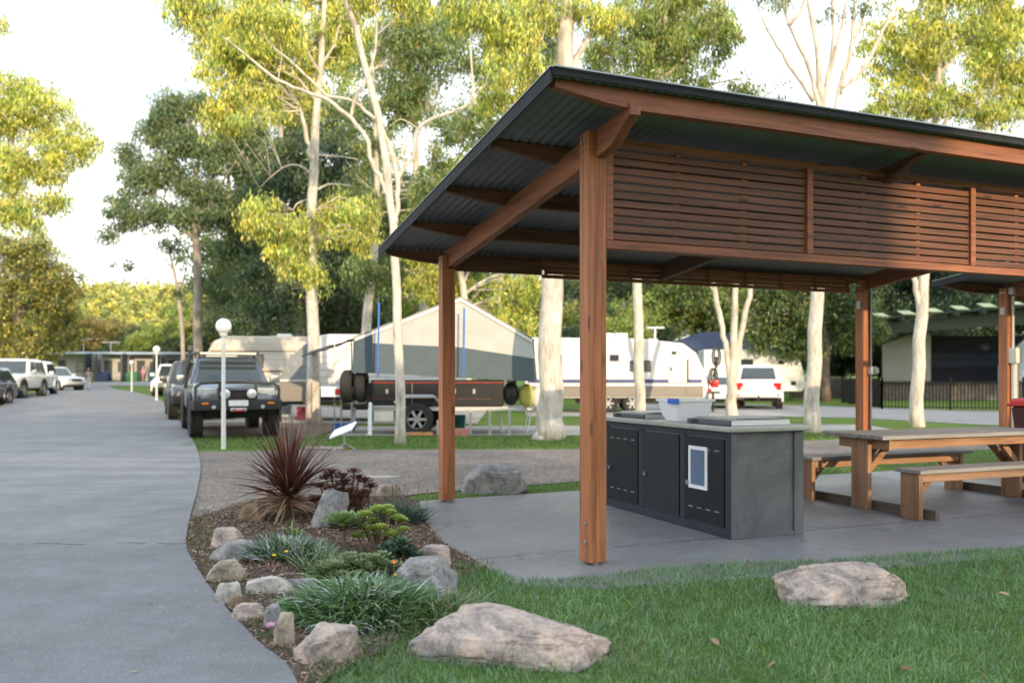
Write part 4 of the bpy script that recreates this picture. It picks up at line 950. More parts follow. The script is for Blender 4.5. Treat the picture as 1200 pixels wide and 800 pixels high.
for x in (-1.4, .2):
    for s in (1, -1): m.b2(x, x+.05, s*.62-.02, s*.62+.02, 1.80, 1.905)
rk = m.build('roof_rack', M_BLACK, root)
m = MB(); m.b2(.50, .57, -.66, .66, 1.86, 1.93); lb = m.build('light_bar', M_BLACK, rk, bevel=.01); m = MB(); m.b2(.571, .58, -.63, .63, 1.875, 1.915); m.build('light_bar_lens', simple('cream_lens', (.78, .72, .55), .3), lb)
m = MB(); m.tube([(.95, -.97, 1.1), (.8, -.96, 1.45), (.45, -.86, 1.85), (.42, -.85, 2.0)], .04, 8); m.b2(.36, .52, -.90, -.80, 1.96, 2.08); m.build('snorkel', M_BLACK, root, smooth=True)
m = MB(); m.b2(-2.6, -1.2, -.9, .9, 1.15, 1.80); m.build('canopy', M_BLACK, root, bevel=.05)
BLK = paint('black_paint', (.012, .013, .016), .1, .3, .06); NAVY = paint('navy_paint', (.022, .035, .07), .3, .3, .3)
car('parked_car', (-10.0, 27.2), ang_of(.40, -.917), 'dark four wheel drive mostly hidden behind the grey lifted ute', BLK, 4.7, 1.84, 1.76, .37)
car('parked_car', (-17.9, 45.2), ang_of(.30, -.95), 'white wagon parked on the right verge farther down the road', M_WHITE, 4.6, 1.84, 1.66, .34, 1.02, .96)
car('parked_car', (-23.5, 40.2), ang_of(.24, -.97), 'white ute with roof rack and bull bar on the left verge', M_WHITE, 4.9, 1.84, 1.84, .39, 1.14, 1.08, (-2.2, .75, -1.95, .1), .45, rack=True, cat='ute')
car('parked_car', (-26.2, 46.5), ang_of(.30, -.95), 'white wagon parked directly behind the white ute with bull bar', M_WHITE, 4.8, 1.86, 1.85, .38)
car('parked_car', (-20.75, 32.6), ang_of(.15, -.99), 'dark blue car cut by the left edge of the picture', NAVY, 4.5, 1.80, 1.50, .33, .95, .90, clear=.28)
car('parked_car', (-33.6, 62.5), ang_of(1, -.45), 'white flat tray ute standing side on beyond the person walking', M_WHITE, 4.9, 1.86, 1.75, .38, 1.08, 1.02, (-.5, 1.1, -.4, .5), cat='ute', tray=True)
root, d = car('parked_car', (10.95, 38.2), ang_of(.25, .97), 'white large wagon seen from behind with tow bar and red tail lights', M_WHITE, 4.95, 1.98, 1.88, .40, 1.18, 1.12, (-2.45, 1.05, -2.2, .35), .45)
m = MB(); m.b2(-2.9, -2.45, -.05, .05, .42, .50); m.cyl((-2.85, 0, .5), (-2.85, 0, .60), .03, 10); m.build('tow_bar', M_BLACK, root)
for s in (1, -1):
    m = MB(); m.b2(-2.515, -2.49, s*.62, s*.93, .96, 1.12); m.build('tail_light', M_RED, root, bevel=.01)
    m = MB(); m.b2(-2.59, -2.575, s*.75, s*.88, .58, .63); m.build('reflector', M_RED, root)
car('parked_car', (9.35, 38.6), ang_of(.1, .99), 'white car just left of the large white wagon, behind the three stemmed tree', M_WHITE, 4.6, 1.7, 1.45, .34, .98, .92)

# ================================================================== caravans
M_CVW = simple('caravan_white', (.72, .71, .69), .4, 0, .05, 1.5, dirt=.15)
M_CVC = simple('caravan_cream', (.66, .62, .55), .5, 0, .06, 1.5, dirt=.2)
M_CVD = simple('caravan_checker', (.20, .18, .16), .5, .3, .2, 25, .4)
M_BLUE = simple('blue_stripe', (.055, .075, .20), .4)
M_SEAL = simple('rubber_seal', (.05, .05, .055), .6)
M_CAN = simple('canvas_cream', (.45, .45, .43), .85, 0, .10, 1.6, .8)
M_CAND = simple('canvas_grey', (.085, .112, .125), .85, 0, .10, 3, .3)
M_CANB = simple('canvas_dark', (.055, .065, .075), .85, 0, .15, 3, .3)
def caravan(loc, ang, label, prof, wd, body, wheels, r=.34, windows=(), door=None, stripe=None, skirt=None, roofbits=(), tails=True, ribs=None, group='caravans on their sites'):
    root = empty('caravan', (loc[0], loc[1], gh(*loc)), ang, label, 'caravan', group)
    m = MB(); m.prism(prof, -wd/2, wd/2, 'y'); m.build('body', body, root, bevel=.07, seg=3)
    xs = [p[0] for p in prof]; x0, x1 = min(xs), max(xs)
    y = -wd/2
    if skirt:
        m = MB(); m.b2(skirt[0], skirt[1], y-.012, wd/2+.012, skirt[2], skirt[3]); m.build('lower_cladding', M_CVD, root, bevel=.01)
    if stripe:
        for (a, b, c, d_) in stripe:
            m = MB(); m.b2(a, b, y-.016, y-.004, c, d_); m.build('stripe', M_BLUE if prof[0][0] < -3 else simple('brown_band', (.20, .13, .09), .5), root)
    if ribs:
        a, b, zs = ribs; m = MB()
        for z in zs: m.b2(a, b, y-.010, y-.002, z, z+.012)
        rb = m.build('panel_rib', simple('rib_shadow', (.36, .35, .34), .5), root)
    for (a, b, c, d_) in windows:
        m = MB(); m.b2(a, b, y-.030, y-.004, c, d_); f = m.build('window', M_SEAL, root, bevel=.02)
        m = MB(); m.b2(a+.04, b-.04, y-.038, y-.031, c+.04, d_-.04); m.build('pane', M_GLASS, f)
    if door:
        a, b, c, d_ = door; m = MB(); m.b2(a, b, y-.028, y-.004, c, d_); f = m.build('door', body, root, bevel=.02)
        m = MB(); m.b2(b-.02, b+.05, y-.030, y-.003, c, d_); m.build('door_seal', M_SEAL, f)
        m = MB(); m.b2(a+.06, a+.12, y-.05, y-.029, (c+d_)/2, (c+d_)/2+.14); m.build('door_handle', M_BLACK, f)
    for xw in wheels:
        for s in (1, -1): wheel(root, xw, s*(wd/2-.12), r, .22, s)
    m = MB(); m.b2(min(wheels)-1.2, max(wheels)+1.2, -wd*.4, wd*.4, .36, .52); m.build('chassis', M_UNDER, root)
    if tails:
        m = MB(); m.b2(x1-.02, x1+.03, y+.02, y+.22, .85, 1.25); m.build('tail_light', M_RED, root, bevel=.01)
    for (n_, c, d_, mt) in roofbits:
        m = MB(); m.box(c, d_); m.build(n_, mt, root, bevel=.05)
    return root
# long white van, side on
root = caravan((4.15, 33.4), R(-3), 'long white caravan with a blue stripe parked side on behind the shelter',
    [(-3.6, .55), (3.15, .55), (3.30, .95), (3.18, 1.5), (2.85, 2.25), (2.35, 2.62), (.8, 2.80), (-3.6, 2.86)], 2.4, M_CVW, (-.45, .45), .36,
    windows=[(-.4, -.05, 1.95, 2.2), (.35, 1.15, 1.55, 1.98), (-2.9, -2.2, 1.75, 2.2), (1.95-.03, 2.1, 2.2, 2.32)], door=(1.80, 2.5, 1.15, 2.02), stripe=[(-3.5, 3.05, 1.13, 1.27)], skirt=(-3.55, 3.1, .60, 1.02),
    roofbits=[('air_conditioner', (-.1, 0, 2.92), (.9, .7, .28), M_CVW), ('roof_vent', (1.35, .2, 2.78), (.4, .4, .14), M_CVW)])
m = MB(); m.cyl((1.45, .1, 2.75), (1.45, .1, 3.28), .035, 8); m.b2(1.1, 1.8, .05, .15, 3.26, 3.31); m.build('tv_antenna', M_WHITEP, root)
m = MB(); m.b2(2.45, 3.05, -1.235, -1.215, .68, .95); m.build('tunnel_boot', M_CVD, root, bevel=.01, label='small framed hatch low at the rear')
# caravan with black tail rack
bike = empty('bicycle_rack', (7.75, 33.3, 0), 0, 'dark bikes and gear strapped upright behind the long white caravan', 'bikes')
for k in range(2):
    m = MB()
    for zc, xc in ((1.35, .0+k*.12), (2.15, .12+k*.12)):
        pts = [(xc+.32*math.cos(a)*.4, -.3+k*.2+.0*a, zc+.34*math.sin(a)) for a in np.linspace(0, 2*math.pi, 17)]; m.tube(pts, .03, 6, False)
    m.tube([(.0+k*.12, -.3+k*.2, 1.35), (.18, -.3+k*.2, 1.8), (.12+k*.12, -.3+k*.2, 2.15)], .03, 6); m.build('bicycle', M_BLACK, bike)
m = MB(); m.b2(-.25, .25, -.5, .1, .72, .80); m.cyl((.05, -.2, .0), (.05, -.2, .78), .05, 8); m.build('rack_frame', M_BLACK, bike)
m = MB(); m.b2(-.05, .22, -.45, -.2, .95, 1.25); m.build('red_bag', M_RED, bike, bevel=.05)
# white caravan far right
caravan((14.1, 50.0), R(-4), 'smaller white caravan with sloping nose standing beyond the white wagon',
    [(-3.0, .55), (2.55, .55), (2.75, 1.0), (2.35, 2.75), (1.9, 2.95), (-3.0, 2.95)], 2.3, M_CVW, (-.4, .4), .34, windows=[(-.9, -.2, 2.0, 2.4), (1.9, 2.2, .9, 1.15), (1.2, 1.5, 2.1, 2.3)], tails=False)
# vintage ribbed caravan
root = caravan((-4.25, 26.6), R(6), 'white ribbed caravan with dark sloping nose between the ute and the camper trailer',
    [(-2.75, .62), (-2.75, 1.25), (-2.45, 1.95), (-1.75, 2.55), (-1.3, 2.62), (2.7, 2.62), (2.8, 2.2), (2.8, .62)], 2.35, M_CVW, (.2, 1.0), .34, windows=[(0, .9, 1.5, 2.0)], ribs=(-2.6, 2.7, [.95, 1.15, 1.35, 1.55, 1.75, 1.95, 2.15]), tails=False)
m = MB(); m.b2(-2.77, -1.95, -1.192, -1.178, .64, 1.22); m.build('stone_guard', M_CVD, root, bevel=.004)
m = MB(); m.prism([(-2.74, 1.28), (-2.45, 1.93), (-1.80, 2.47), (-1.95, 1.28)], -1.192, -1.178, 'y'); m.build('side_shade', simple('grey_shade', (.20, .215, .23), .5), root)
m = MB(); m.panel((-2.77, -.95, 1.28), (-2.77, .95, 1.28), (-2.48, .95, 1.93), (-2.48, -.95, 1.93), th=.02); m.build('front_window', M_GLASS, root, bevel=.01)
m = MB(); m.b2(-1.6, 1.6, -1.195, -1.178, .64, 1.0); m.build('tunnel_locker', M_BLACK, root, bevel=.01)
m = MB(); m.tube([(-2.75, 0, .5), (-3.9, 0, .45)], .05, 8); m.tube([(-2.75, -.5, .5), (-3.8, 0, .45)], .04, 8); m.tube([(-2.75, .5, .5), (-3.8, 0, .45)], .04, 8); m.build('drawbar', M_BLACK, root)
m = MB(); m.b2(-3.3, -2.85, -.4, .4, .5, .95); m.build('front_box', M_BLACK, root, bevel=.03)
# two pop-top vans behind the ute
for i, (x, y, a, lab) in enumerate([(-9.7, 34.5, 10, 'white pop top caravan whose roof shows just above the grey ute'), (-7.6, 37.5, 8, 'beige panelled caravan showing between the ute and the ribbed caravan')]):
    caravan((x, y), R(a), lab, [(-2.6, .6), (-2.6, 1.4), (-2.1, 2.45), (-1.6, 2.66), (2.6, 2.66), (2.6, .6)], 2.3, (simple('beige_panel', (.36, .29, .23), .6, 0, .15, 1.2) if i else simple('old_cream', (.50, .46, .40), .5, 0, .12, 1.2, dirt=.3)), (-.3, .5), .34, windows=[(-1.2, -.2, 1.4, 1.95), (.8, 1.6, 1.4, 1.95)], tails=False, stripe=[(-2.3, 2.5, 1.25, 1.33), (-2.2, 2.5, 2.05, 2.10)], ribs=(-2.2, 2.5, [.9, 1.1, 1.55, 1.75, 1.95, 2.2, 2.35]),
            roofbits=[('roof_hatch', (.5, 0, 2.72), (.6, .6, .16), M_CVW)])

# ================================================================== camper trailer with tent top
TX, TY = -2.05, 20.6
tr = empty('camper_trailer', (TX, TY, 0), R(0), 'black camper trailer with a cream and grey canvas tent opened on top', 'camper trailer')
def tp(px, py, d=0.0): # helper: photo survey to trailer local at depth offset d
    p = W(px, py, TY-1.0+d); return (p[0]-TX, p[1]-TY, p[2])
# tent shell: front wall (y=-1.0) and ridge
A = tp(414, 436); B = tp(628, 447); C_ = tp(624, 398); D_ = tp(540, 349); E_ = tp(416, 398)
def canvas_shell(y0, y1, xs, name, mat, part=None):
    pass
dep = 2.3
def wall(pts, y, name, mat, th=.02, bow=.0):
    m = MB(); m.prism([(p[0], p[2]) for p in pts], y, y+th, 'y'); return m.build(name, mat, tr, bevel=.004)
zmL, zmR = E_[2]-.02, 1.31+(443-425)*.0196
MIDL = tp(414, 402); MIDR = tp(626, 420); MIDC = tp(540, 407)
wall([(A[0], 0, A[2]), (B[0], 0, B[2]), (MIDR[0], 0, MIDR[2]), (MIDC[0], 0, MIDC[2]), (MIDL[0], 0, MIDL[2]+.02)], -1.0, 'lower_canvas', M_CAND)
wall([(MIDL[0], 0, MIDL[2]+.021), (MIDC[0], 0, MIDC[2]+.001), (MIDR[0], 0, MIDR[2]+.001), (C_[0], 0, C_[2]), (D_[0], 0, D_[2]), (E_[0]+.0, 0, E_[2]+.04)], -1.0, 'upper_canvas', M_CAN)
wall([(A[0]-.01, 0, A[2]-.02), (tp(437, 440)[0], 0, A[2]-.02), (tp(437, 392)[0], 0, tp(437, 391)[2]), (E_[0]-.01, 0, E_[2]+.02)], -1.028, 'front_side_flap', simple('canvas_navy', (.06, .085, .105), .85, 0, .1, 3, .3))
def sheet(name, P, mat, nx=10, ny=6, sag=.05, parent=None):
    vs = []; 
    for j in range(ny+1):
        for i in range(nx+1):
            u, v = i/nx, j/ny; p = bil(P, u, v); s = math.sin(math.pi*u)*math.sin(math.pi*v)
            w_ = .012*math.sin(u*23+v*5)+.010*math.sin(v*17+u*9)
            vs.append((p.x, p.y, p.z-sag*s+w_))
    fs = [(j*(nx+1)+i, j*(nx+1)+i+1, (j+1)*(nx+1)+i+1, (j+1)*(nx+1)+i) for j in range(ny) for i in range(nx)]
    o = np_mesh(name, vs, fs, mat, parent or tr, smooth=True); md = o.modifiers.new('s', 'SOLIDIFY'); md.thickness = .012; return o
sheet('roof_canvas', [(E_[0]-.06, -1.05, E_[2]+.05), (D_[0], -1.05, D_[2]+.03), (D_[0], 1.3, D_[2]+.03), (E_[0]-.06, 1.3, E_[2]+.05)], M_CAN)
sheet('roof_canvas', [(D_[0], -1.05, D_[2]+.03), (C_[0]+.05, -1.05, C_[2]+.0), (C_[0]+.05, 1.3, C_[2]+.0), (D_[0], 1.3, D_[2]+.03)], M_CAN)
m = MB(); m.panel((A[0]-.01, -1.0, A[2]), (E_[0]-.01, -1.0, E_[2]+.03), (E_[0]-.01, 1.25, E_[2]+.03), (A[0]-.01, 1.25, A[2]), th=.02); m.build('end_canvas', M_CAND, tr)
m = MB(); m.panel((B[0]+.01, -1.0, B[2]), (B[0]+.01, 1.25, B[2]), (C_[0]+.01, 1.25, C_[2]), (C_[0]+.01, -1.0, C_[2]), th=.02); m.build('end_canvas', M_CAND, tr)
m = MB(); m.prism([(E_[0], E_[2]+.04), (D_[0], D_[2]), (D_[0], D_[2]-.07), (E_[0], E_[2]-.03)], -1.035, -1.005, 'y'); m.build('valance', M_CVW, tr)
m = MB(); m.prism([(D_[0]+.005, D_[2]), (C_[0], C_[2]), (C_[0], C_[2]-.07), (D_[0]+.005, D_[2]-.075)], -1.035, -1.005, 'y'); m.build('valance', M_CVW, tr)
# trailer box
x0, z0 = tp(434, 444)[0], .62; x1 = tp(590, 444)[0]
m = MB(); m.b2(x0, x1, -.97, 1.0, .66, 1.27); bx_ = m.build('trailer_box', simple('box_black', (.012, .012, .013), .5, 0, .3, 3, spec=.3), tr, bevel=.03)
m = MB(); m.b2(x0+.02, x1, -.980, -.972, 1.205, 1.219); m.build('red_pinstripe', simple('red_stripe', (.50, .03, .02), .4), bx_)
m = MB(); m.b2(x0+.02, x1-.3, -.980, -.972, .83, .838); m.build('grey_pinstripe', simple('brown_stripe', (.22, .07, .04), .4), bx_)
for k, xx in enumerate((x0+.35, x0+1.9, x0+2.35)):
    m = MB(); m.b2(xx, xx+.06, -1.005, -.984, .95, 1.06); m.build('latch', M_RIM, bx_, bevel=.006)
m = MB(); m.b2(x0+.95, x0+.97, -.992, -.983, .68, 1.2); m.b2(x0+1.6, x0+1.62, -.992, -.983, .68, 1.2); m.build('hatch_seam', M_CVD, bx_)
m = MB(); m.b2(x0-.05, x1+.1, -.90, .90, .56, .66); m.build('chassis', M_GALV, tr)
m = MB(); m.b2(x0, x0+.55, -1.0, -.99, .655, .675); m.build('trim_strip', M_CVW, tr)
# wheel
wx = tp(489, 480)[0]
wheel(tr, wx, -.97, .37, .24, -1); wheel(tr, wx, .97, .37, .24, 1)
m = MB(); m.tube([(wx-.52, -.97, .74), (wx-.36, -.97, .90), (wx+.36, -.97, .90), (wx+.52, -.97, .74)], .035, 6); m.b2(wx-.45, wx+.45, -1.09, -.86, .86, .90); m.build('mudguard', M_RIM, tr)
m = MB(); m.b2(x0+.05, wx-.55, -.9, -.3, .30, .56); m.build('water_tank', M_CVC, tr, bevel=.03)
for px in (432, 551, 574, 597):
    p = tp(px, 480); m = MB(); m.b2(p[0]-.03, p[0]+.03, -.93, -.87, .02, .62); m.b2(p[0]-.08, p[0]+.08, -.98, -.82, 0, .02); m.build('stabiliser_leg', M_GALV if px != 432 else M_WHITEP, tr)
# drawbar
m = MB(); m.tube([(x1-.2, -.7, .6), (x1+1.35, 0, .55)], .045, 8); m.tube([(x1-.2, .7, .6), (x1+1.35, 0, .55)], .045, 8); m.b2(x1+.1, x1+.8, -.45, .45, .56, .60); m.build('drawbar', M_WHITEP, tr)
m = MB(); m.cyl((x1+1.0, -.12, .12), (x1+1.0, -.12, .95), .035, 10); m.lathe([(.09, -.03), (.11, -.02), (.11, .02), (.09, .03)], (x1+1.0, -.12, .11), 'y', 14); m.tube([(x1+1.0, -.12, .95), (x1+1.15, -.2, .98)], .015, 6); m.build('jockey_wheel', M_WHITEP, tr)
for k, (dx, mt, l_) in enumerate(((.05, M_BLACK, 'black gas bottle'), (.42, simple('bag_yellow', (.42, .40, .08), .7), None), (.70, M_CVC, None))):
    m = MB(); m.sphere((x1+.12+dx, -.55, .95-.05*k), .19, 12, 8, (1, 1, 1.5)); m.build('storage_bag', mt, tr, smooth=True)
# spare wheels at the rear of the trailer
for k in range(2):
    m = MB(); cxw = x0-.28-k*.30; r_ = .38; yy = -.55-k*.12
    m.lathe([(r_*.5, -.12), (r_*.85, -.13), (r_, -.07), (r_, .07), (r_*.85, .13), (r_*.5, .12)], (cxw, yy, 1.12), 'x', 24, False); sw = m.build('spare_wheel', M_TYRE, tr, smooth=True)
    m = MB(); m.lathe([(r_*.55, -.10), (r_*.4, -.04), (.001, -.04)], (cxw, yy, 1.12), 'x', 16); m.build('rim', M_RIM, sw, smooth=True)
m = MB(); m.b2(x0-.75, x0, -.4, .4, .62, .70); m.b2(x0-.15, x0-.05, -.7, -.2, .6, 1.2); m.build('wheel_carrier', M_BLACK, tr)
# blue tent poles and ropes
for i, (px, y0, y1) in enumerate(((444, 354, 441), (544, 361, 440))):
    a = W(px, y0, 19.2); b = W(px-1, y1, 19.2); m = MB(); m.cyl(b, a, .022, 8); o = m.build('tent_pole', simple('blue_pole', (.03, .13, .50), .4)); tag(o, ['blue pole standing at the left end of the tent', 'blue pole at the middle of the tent under its peak'][i], 'pole')
# awning on the left, folded down to a pole
aw = empty('awning', (-4.4, 20.8, 0), 0, 'dark open awning stretched from the left end of the camper trailer', 'awning')
def al(px, py, d): p = W(px, py, d); return (p[0]+4.4, p[1]-20.8, p[2])
sheet('awning_canvas', [al(352, 418, 22.5), al(416, 396, 19.8), al(420, 396, 22.0), al(366, 410, 24.5)], M_CANB, parent=aw)
m = MB(); m.cyl(al(392, 502, 20.5), al(392, 404, 20.5), .018, 8); m.build('pole', M_GALV, aw)
m = MB(); m.cyl(al(412, 500, 21.6), al(412, 400, 21.6), .018, 8); m.build('pole', M_GALV, aw)
# things under the awning
lb_ = MB(); p = W(385, 467, 20.2)
lb_.prism([(-.35, 0), (.42, 0), (.80, .12), (.42, .24), (-.35, .24)], -.14, .14, 'y'); o = lb_.build('light_board', M_WHITEP, None, bevel=.01); o.location = (p[0]+.2, 20.2, .87)
tag(o, 'white tapered trailer board with a red light beside the spare wheels', 'light board'); 
m = MB(); m.b2(-.02, .16, -.152, -.141, .05, .19); m.build('red_light', M_RED, o)
m = MB(); m.cyl((.1, 0, -.87), (.1, 0, -.001), .025, 8); m.cyl((.35, 0, -.87), (.35, 0, -.001), .025, 8); m.build('stand', M_GALV, o)
for i, (px, py, w_, h_, c, lab, ct) in enumerate([(354, 487, .30, .42, (.55, .06, .10), 'red plastic bucket on the site behind the eucalypt trunk', 'bucket'), (333, 485, .42, .45, (.30, .31, .33), 'grey plastic crate on the ground beside the red bucket', 'crate'),
        (404, 500, .55, .20, (.03, .14, .50), 'low blue tub under the awning', 'tub'), (538, 497, .34, .36, (.03, .22, .20), 'teal fabric bin standing under the camper trailer', 'bin'), (541, 505, .34, .16, (.50, .20, .18), 'faded red box in front of the teal bin', 'box')]):
    d_ = EYE*F/(py+6-HY); x = (px-CX)/F*d_; m = MB()
    m.loft([rrect(w_*.42, w_*.38, 0, .03, 2), rrect(w_*.5, w_*.45, h_, .03, 2), rrect(w_*.46, w_*.41, h_, .03, 2), rrect(w_*.40, w_*.36, .04, .03, 2)])
    o = m.build('camp_'+ct, simple('camp_col%d' % i, c, .55), None, smooth=True); o.location = (x, d_, 0.012); tag(o, lab, ct)
m = MB(); m.b2(-.38, .38, -.15, .15, 0, .07); o = m.build('timber_chock', wood('chock_wood', 0, (.52, .26, .10)), None, bevel=.006); o.location = (wx+TX, 19.55, .012); tag(o, 'orange timber block under the camper trailer wheel', 'wood block')
m = MB(); m.b2(-.16, .16, -.12, .12, 0, .34); o = m.build('concrete_block', simple('conc_blk', (.36, .33, .30), .9), None, bevel=.01); o.location = (wx+TX+.62, 19.5, .012); tag(o, 'grey block standing right of the camper trailer wheel', 'block')
for i, (px, base, top) in enumerate(((415, 506, 477), (434, 510, 473))):
    a = G(px, base); m = MB(); m.b2(-.035, .035, -.035, .035, 0, (base-top)/F*a[1]); m.sphere((0, 0, (base-top)/F*a[1]), .04, 8, 6); o = m.build('site_bollard', M_WHITEP); o.location = (a[0], a[1], 0); tag(o, ['short white site post left of the camper trailer', 'slightly taller white post at the trailer corner'][i], 'post', 'white site posts')
# white folding table at the drawbar
ft = empty('folding_table', (.05, 20.6, 0), R(8), 'small white folding table at the right end of the camper trailer', 'table')
m = MB(); m.b2(-.45, .45, -.28, .28, .60, .635); m.build('table_top', M_WHITEP, ft, bevel=.01)
for sx in (-1, 1):
    for sy in (-1, 1): m = MB(); m.tube([(sx*.40, sy*.24, .6), (-sx*.02+sx*.30, sy*.24, 0)], .016, 6); m.build('leg', M_WHITEP, ft)
# small satellite dish by the cordyline
x, y = G(402, 527)
sdh = empty('satellite_dish', (x, y, 0), R(-20), 'flat white satellite dish tilted on a small tripod in the grass strip', 'dish')
m = MB(); m.box((0, 0, .36), (.50, .32, .035), (R(28), R(-20), 0)); m.build('panel', M_WHITEP, sdh, bevel=.02)
m = MB(); m.cyl((0, 0, .34), (.02, .03, .10), .016, 8); 
for a in (0, 2.1, 4.2): m.tube([(.02, .03, .12), (.02+.24*math.cos(a), .03+.24*math.sin(a), .0)], .012, 6)
m.build('tripod', M_GALV, sdh)
m = MB(); m.b2(-.35, .35, -.1, .1, 0, .05); o = m.build('timber_sleeper', wood('sleeper', 0, (.38, .33, .28), .5), None, bevel=.01); o.location = (x-.32, y+.0, .01); tag(o, 'short pale timber sleeper lying beside the satellite dish', 'sleeper')
# guy rope
m = MB(); a = W(416, 396, 19.5); b = (*G(335, 500), .02); m.tube([a, ((a[0]+b[0])/2, (a[1]+b[1])/2, (a[2]+b[2])/2-.03), b], .009, 5); o = m.build('guy_rope', simple('yellow_rope', (.50, .44, .18), .8)); tag(o, 'yellow guy rope running from the tent corner down to the grass', 'rope')
# navy gazebo
gz_ = empty('gazebo', (12.9, 54.6, .0), 0, 'dark navy gazebo roof rising behind the long white caravan', 'gazebo')
m = MB(); m.add([(-4.2, -2.6, 3.05), (4.2, -2.6, 3.05), (4.2, 2.6, 3.05), (-4.2, 2.6, 3.05), (-.8, 0, 4.25), (.6, 0, 4.25), (-4.2, -2.6, 2.7), (4.2, -2.6, 2.7), (4.2, 2.6, 2.7), (-4.2, 2.6, 2.7)],
    [(0, 1, 5, 4), (1, 2, 5), (2, 3, 4, 5), (3, 0, 4), (0, 6, 7, 1), (1, 7, 8, 2), (2, 8, 9, 3), (3, 9, 6, 0)]); m.build('canopy', simple('navy_canvas', (.022, .032, .065), .8, 0, .12, 2), gz_)
for sx in (-1, 1):
    for sy in (-1, 1): m = MB(); m.cyl((sx*4.1, sy*2.5, 0), (sx*4.1, sy*2.5, 3.05), .04, 8); m.build('pole', M_BLACK, gz_)

# ================================================================== street furniture
M_GLOBE = simple('opal_globe', (.86, .86, .84), .3, 0, .03, 3)
M_LPOST = simple('lamp_post_white', (.70, .69, .64), .45, 0, .08, 12)
lampxy = [(*G(262, 526), 2.27, .142, 'nearest white lamp post with round globe in front of the grey ute', .04), (-15.2, 36.5, 2.20, .15, 'white globe lamp post seen behind the grey ute', .04), (-25.4, 57.0, 1.95, .15, 'small white globe lamp post far down beside the road bend', .045)]
for (x, y, h, r, lab, pr) in lampxy:
    lp = empty('lamp_post', (x, y, gh(x, y)), 0, lab, 'lamp post', 'white globe lamp posts')
    m = MB(); m.tube([(0, 0, 0), (0, 0, h-r*.9)], [pr*1.1, pr*.8], 14); m.lathe([(pr*1.2, h-r-.06), (.07, h-r-.02), (.07, h-r+.02)], (0, 0, 0), 'z', 16); m.build('pole', M_LPOST, lp, smooth=True)
    m = MB(); m.sphere((0, 0, h), r, 24, 16); m.build('globe', M_GLOBE, lp, smooth=True)
# red lidded bin at the right edge
bx_, by_ = 5.62, 9.3
bn = empty('wheelie_bin', (6.52, 10.3, .014), RZ, 'dark red wheelie bin with bright red lid cut by the right edge', 'bin')
m = MB(); m.loft([[(x*.22, y*.25, 0.04) for x, y in ((-1, -1), (1, -1), (1, 1), (-1, 1))], [(x*.29, y*.33, .95) for x, y in ((-1, -1), (1, -1), (1, 1), (-1, 1))]]); m.build('body', simple('maroon_plastic', (.085, .018, .018), .5, 0, .15, 6), bn, bevel=.03)
m = MB(); m.b2(-.33, .33, -.38, .36, .951, .99); m.prism([(-.31, .99), (.31, .99), (.26, 1.05), (-.26, 1.05)], -.36, .34, 'y'); m.build('lid', simple('red_plastic', (.50, .020, .025), .4, 0, .1, 6), bn, bevel=.02)
for s in (1, -1): m = MB(); m.lathe([(.02, -.03), (.10, -.03), (.10, .03), (.02, .03)], (s*.24, .27, .10), 'x', 16); m.build('wheel', M_BLACK, bn)

# ================================================================== cabins on the left
M_CABW = simple('cabin_wall', (.44, .42, .38), .7, 0, .12, 1.5); M_CABR = simple('cabin_roof', (.42, .48, .53), .4, .3, .1, 1); M_CABD = simple('cabin_dark', (.06, .07, .075), .6)
cpos = [(-43.6, 85.0), (-39.6, 85.3), (-36.6, 85.8), (-33.6, 86.2), (-30.4, 86.6)]
for i, (x, y) in enumerate(cpos):
    wd = [4.0, 3.0, 2.9, 2.9, 3.6][i]
    c = empty('cabin', (x, y, gh(x, y)), R(2), ['leftmost cream cabin with a long plain side wall beside the big dark tree', 'second low cabin from the left with a blue grey verandah roof', 'middle cabin of the row with green bin under its verandah', 'fourth cabin from the left behind the far lamp post', 'rightmost cabin of the row beside the white wagon'][i], 'cabin', 'cabins in a row at the end of the road')
    m = MB(); m.b2(-wd/2+.08, wd/2-.08, 0, 5, 0, 2.75); m.build('wall', M_CABW, c)
    m = MB(); m.prism([(-1.7, 2.72), (5.2, 3.05), (5.2, 3.15), (-1.7, 2.84)], -wd/2, wd/2-.12, 'x'); m.build('roof', M_CABR, c)
    m = MB(); m.b2(-wd/2+.35, -wd/2+1.15, -.03, .0-.002, .1, 2.15); m.build('door', M_CABD, c)
    m = MB(); m.b2(.2, wd/2-.5, -.03, -.002, .95, 2.0); f = m.build('window', M_CABD, c); m = MB(); m.b2(.28, wd/2-.58, -.04, -.031, 1.02, 1.93); m.build('pane', M_GLASS, f)
    for s in (-1, 1): m = MB(); m.b2(s*(wd/2-.25)-.06, s*(wd/2-.25)+.06, -1.6, -1.48, 0, 2.73); m.build('verandah_post', M_CABD, c)
    m = MB(); m.b2(wd/2-.45, wd/2-.30, -1.45, -.03, .0, 2.6); m.build('divider_screen', M_CABD, c)
for i, (x, y) in enumerate(((-39.5, 82.6), (-34.9, 83.4), (-36.9, 83.0))):
    m = MB(); m.b2(-.55, .55, -.35, .35, .0, .85); m.prism([(-.5, .851), (.5, .851), (.4, 1.0), (-.4, 1.0)], -.3, .3, 'y'); o = m.build('outdoor_box', simple(['navy_box', 'teal_box', 'green_box'][i], [(.03, .05, .12), (.04, .12, .14), (.05, .16, .08)][i], .5), None, bevel=.04); o.location = (x, y, gh(x, y)); tag(o, ['navy box on the first cabin porch', 'teal box on the cabin porch behind the lamp post', 'green box on the middle cabin porch'][i], 'box')
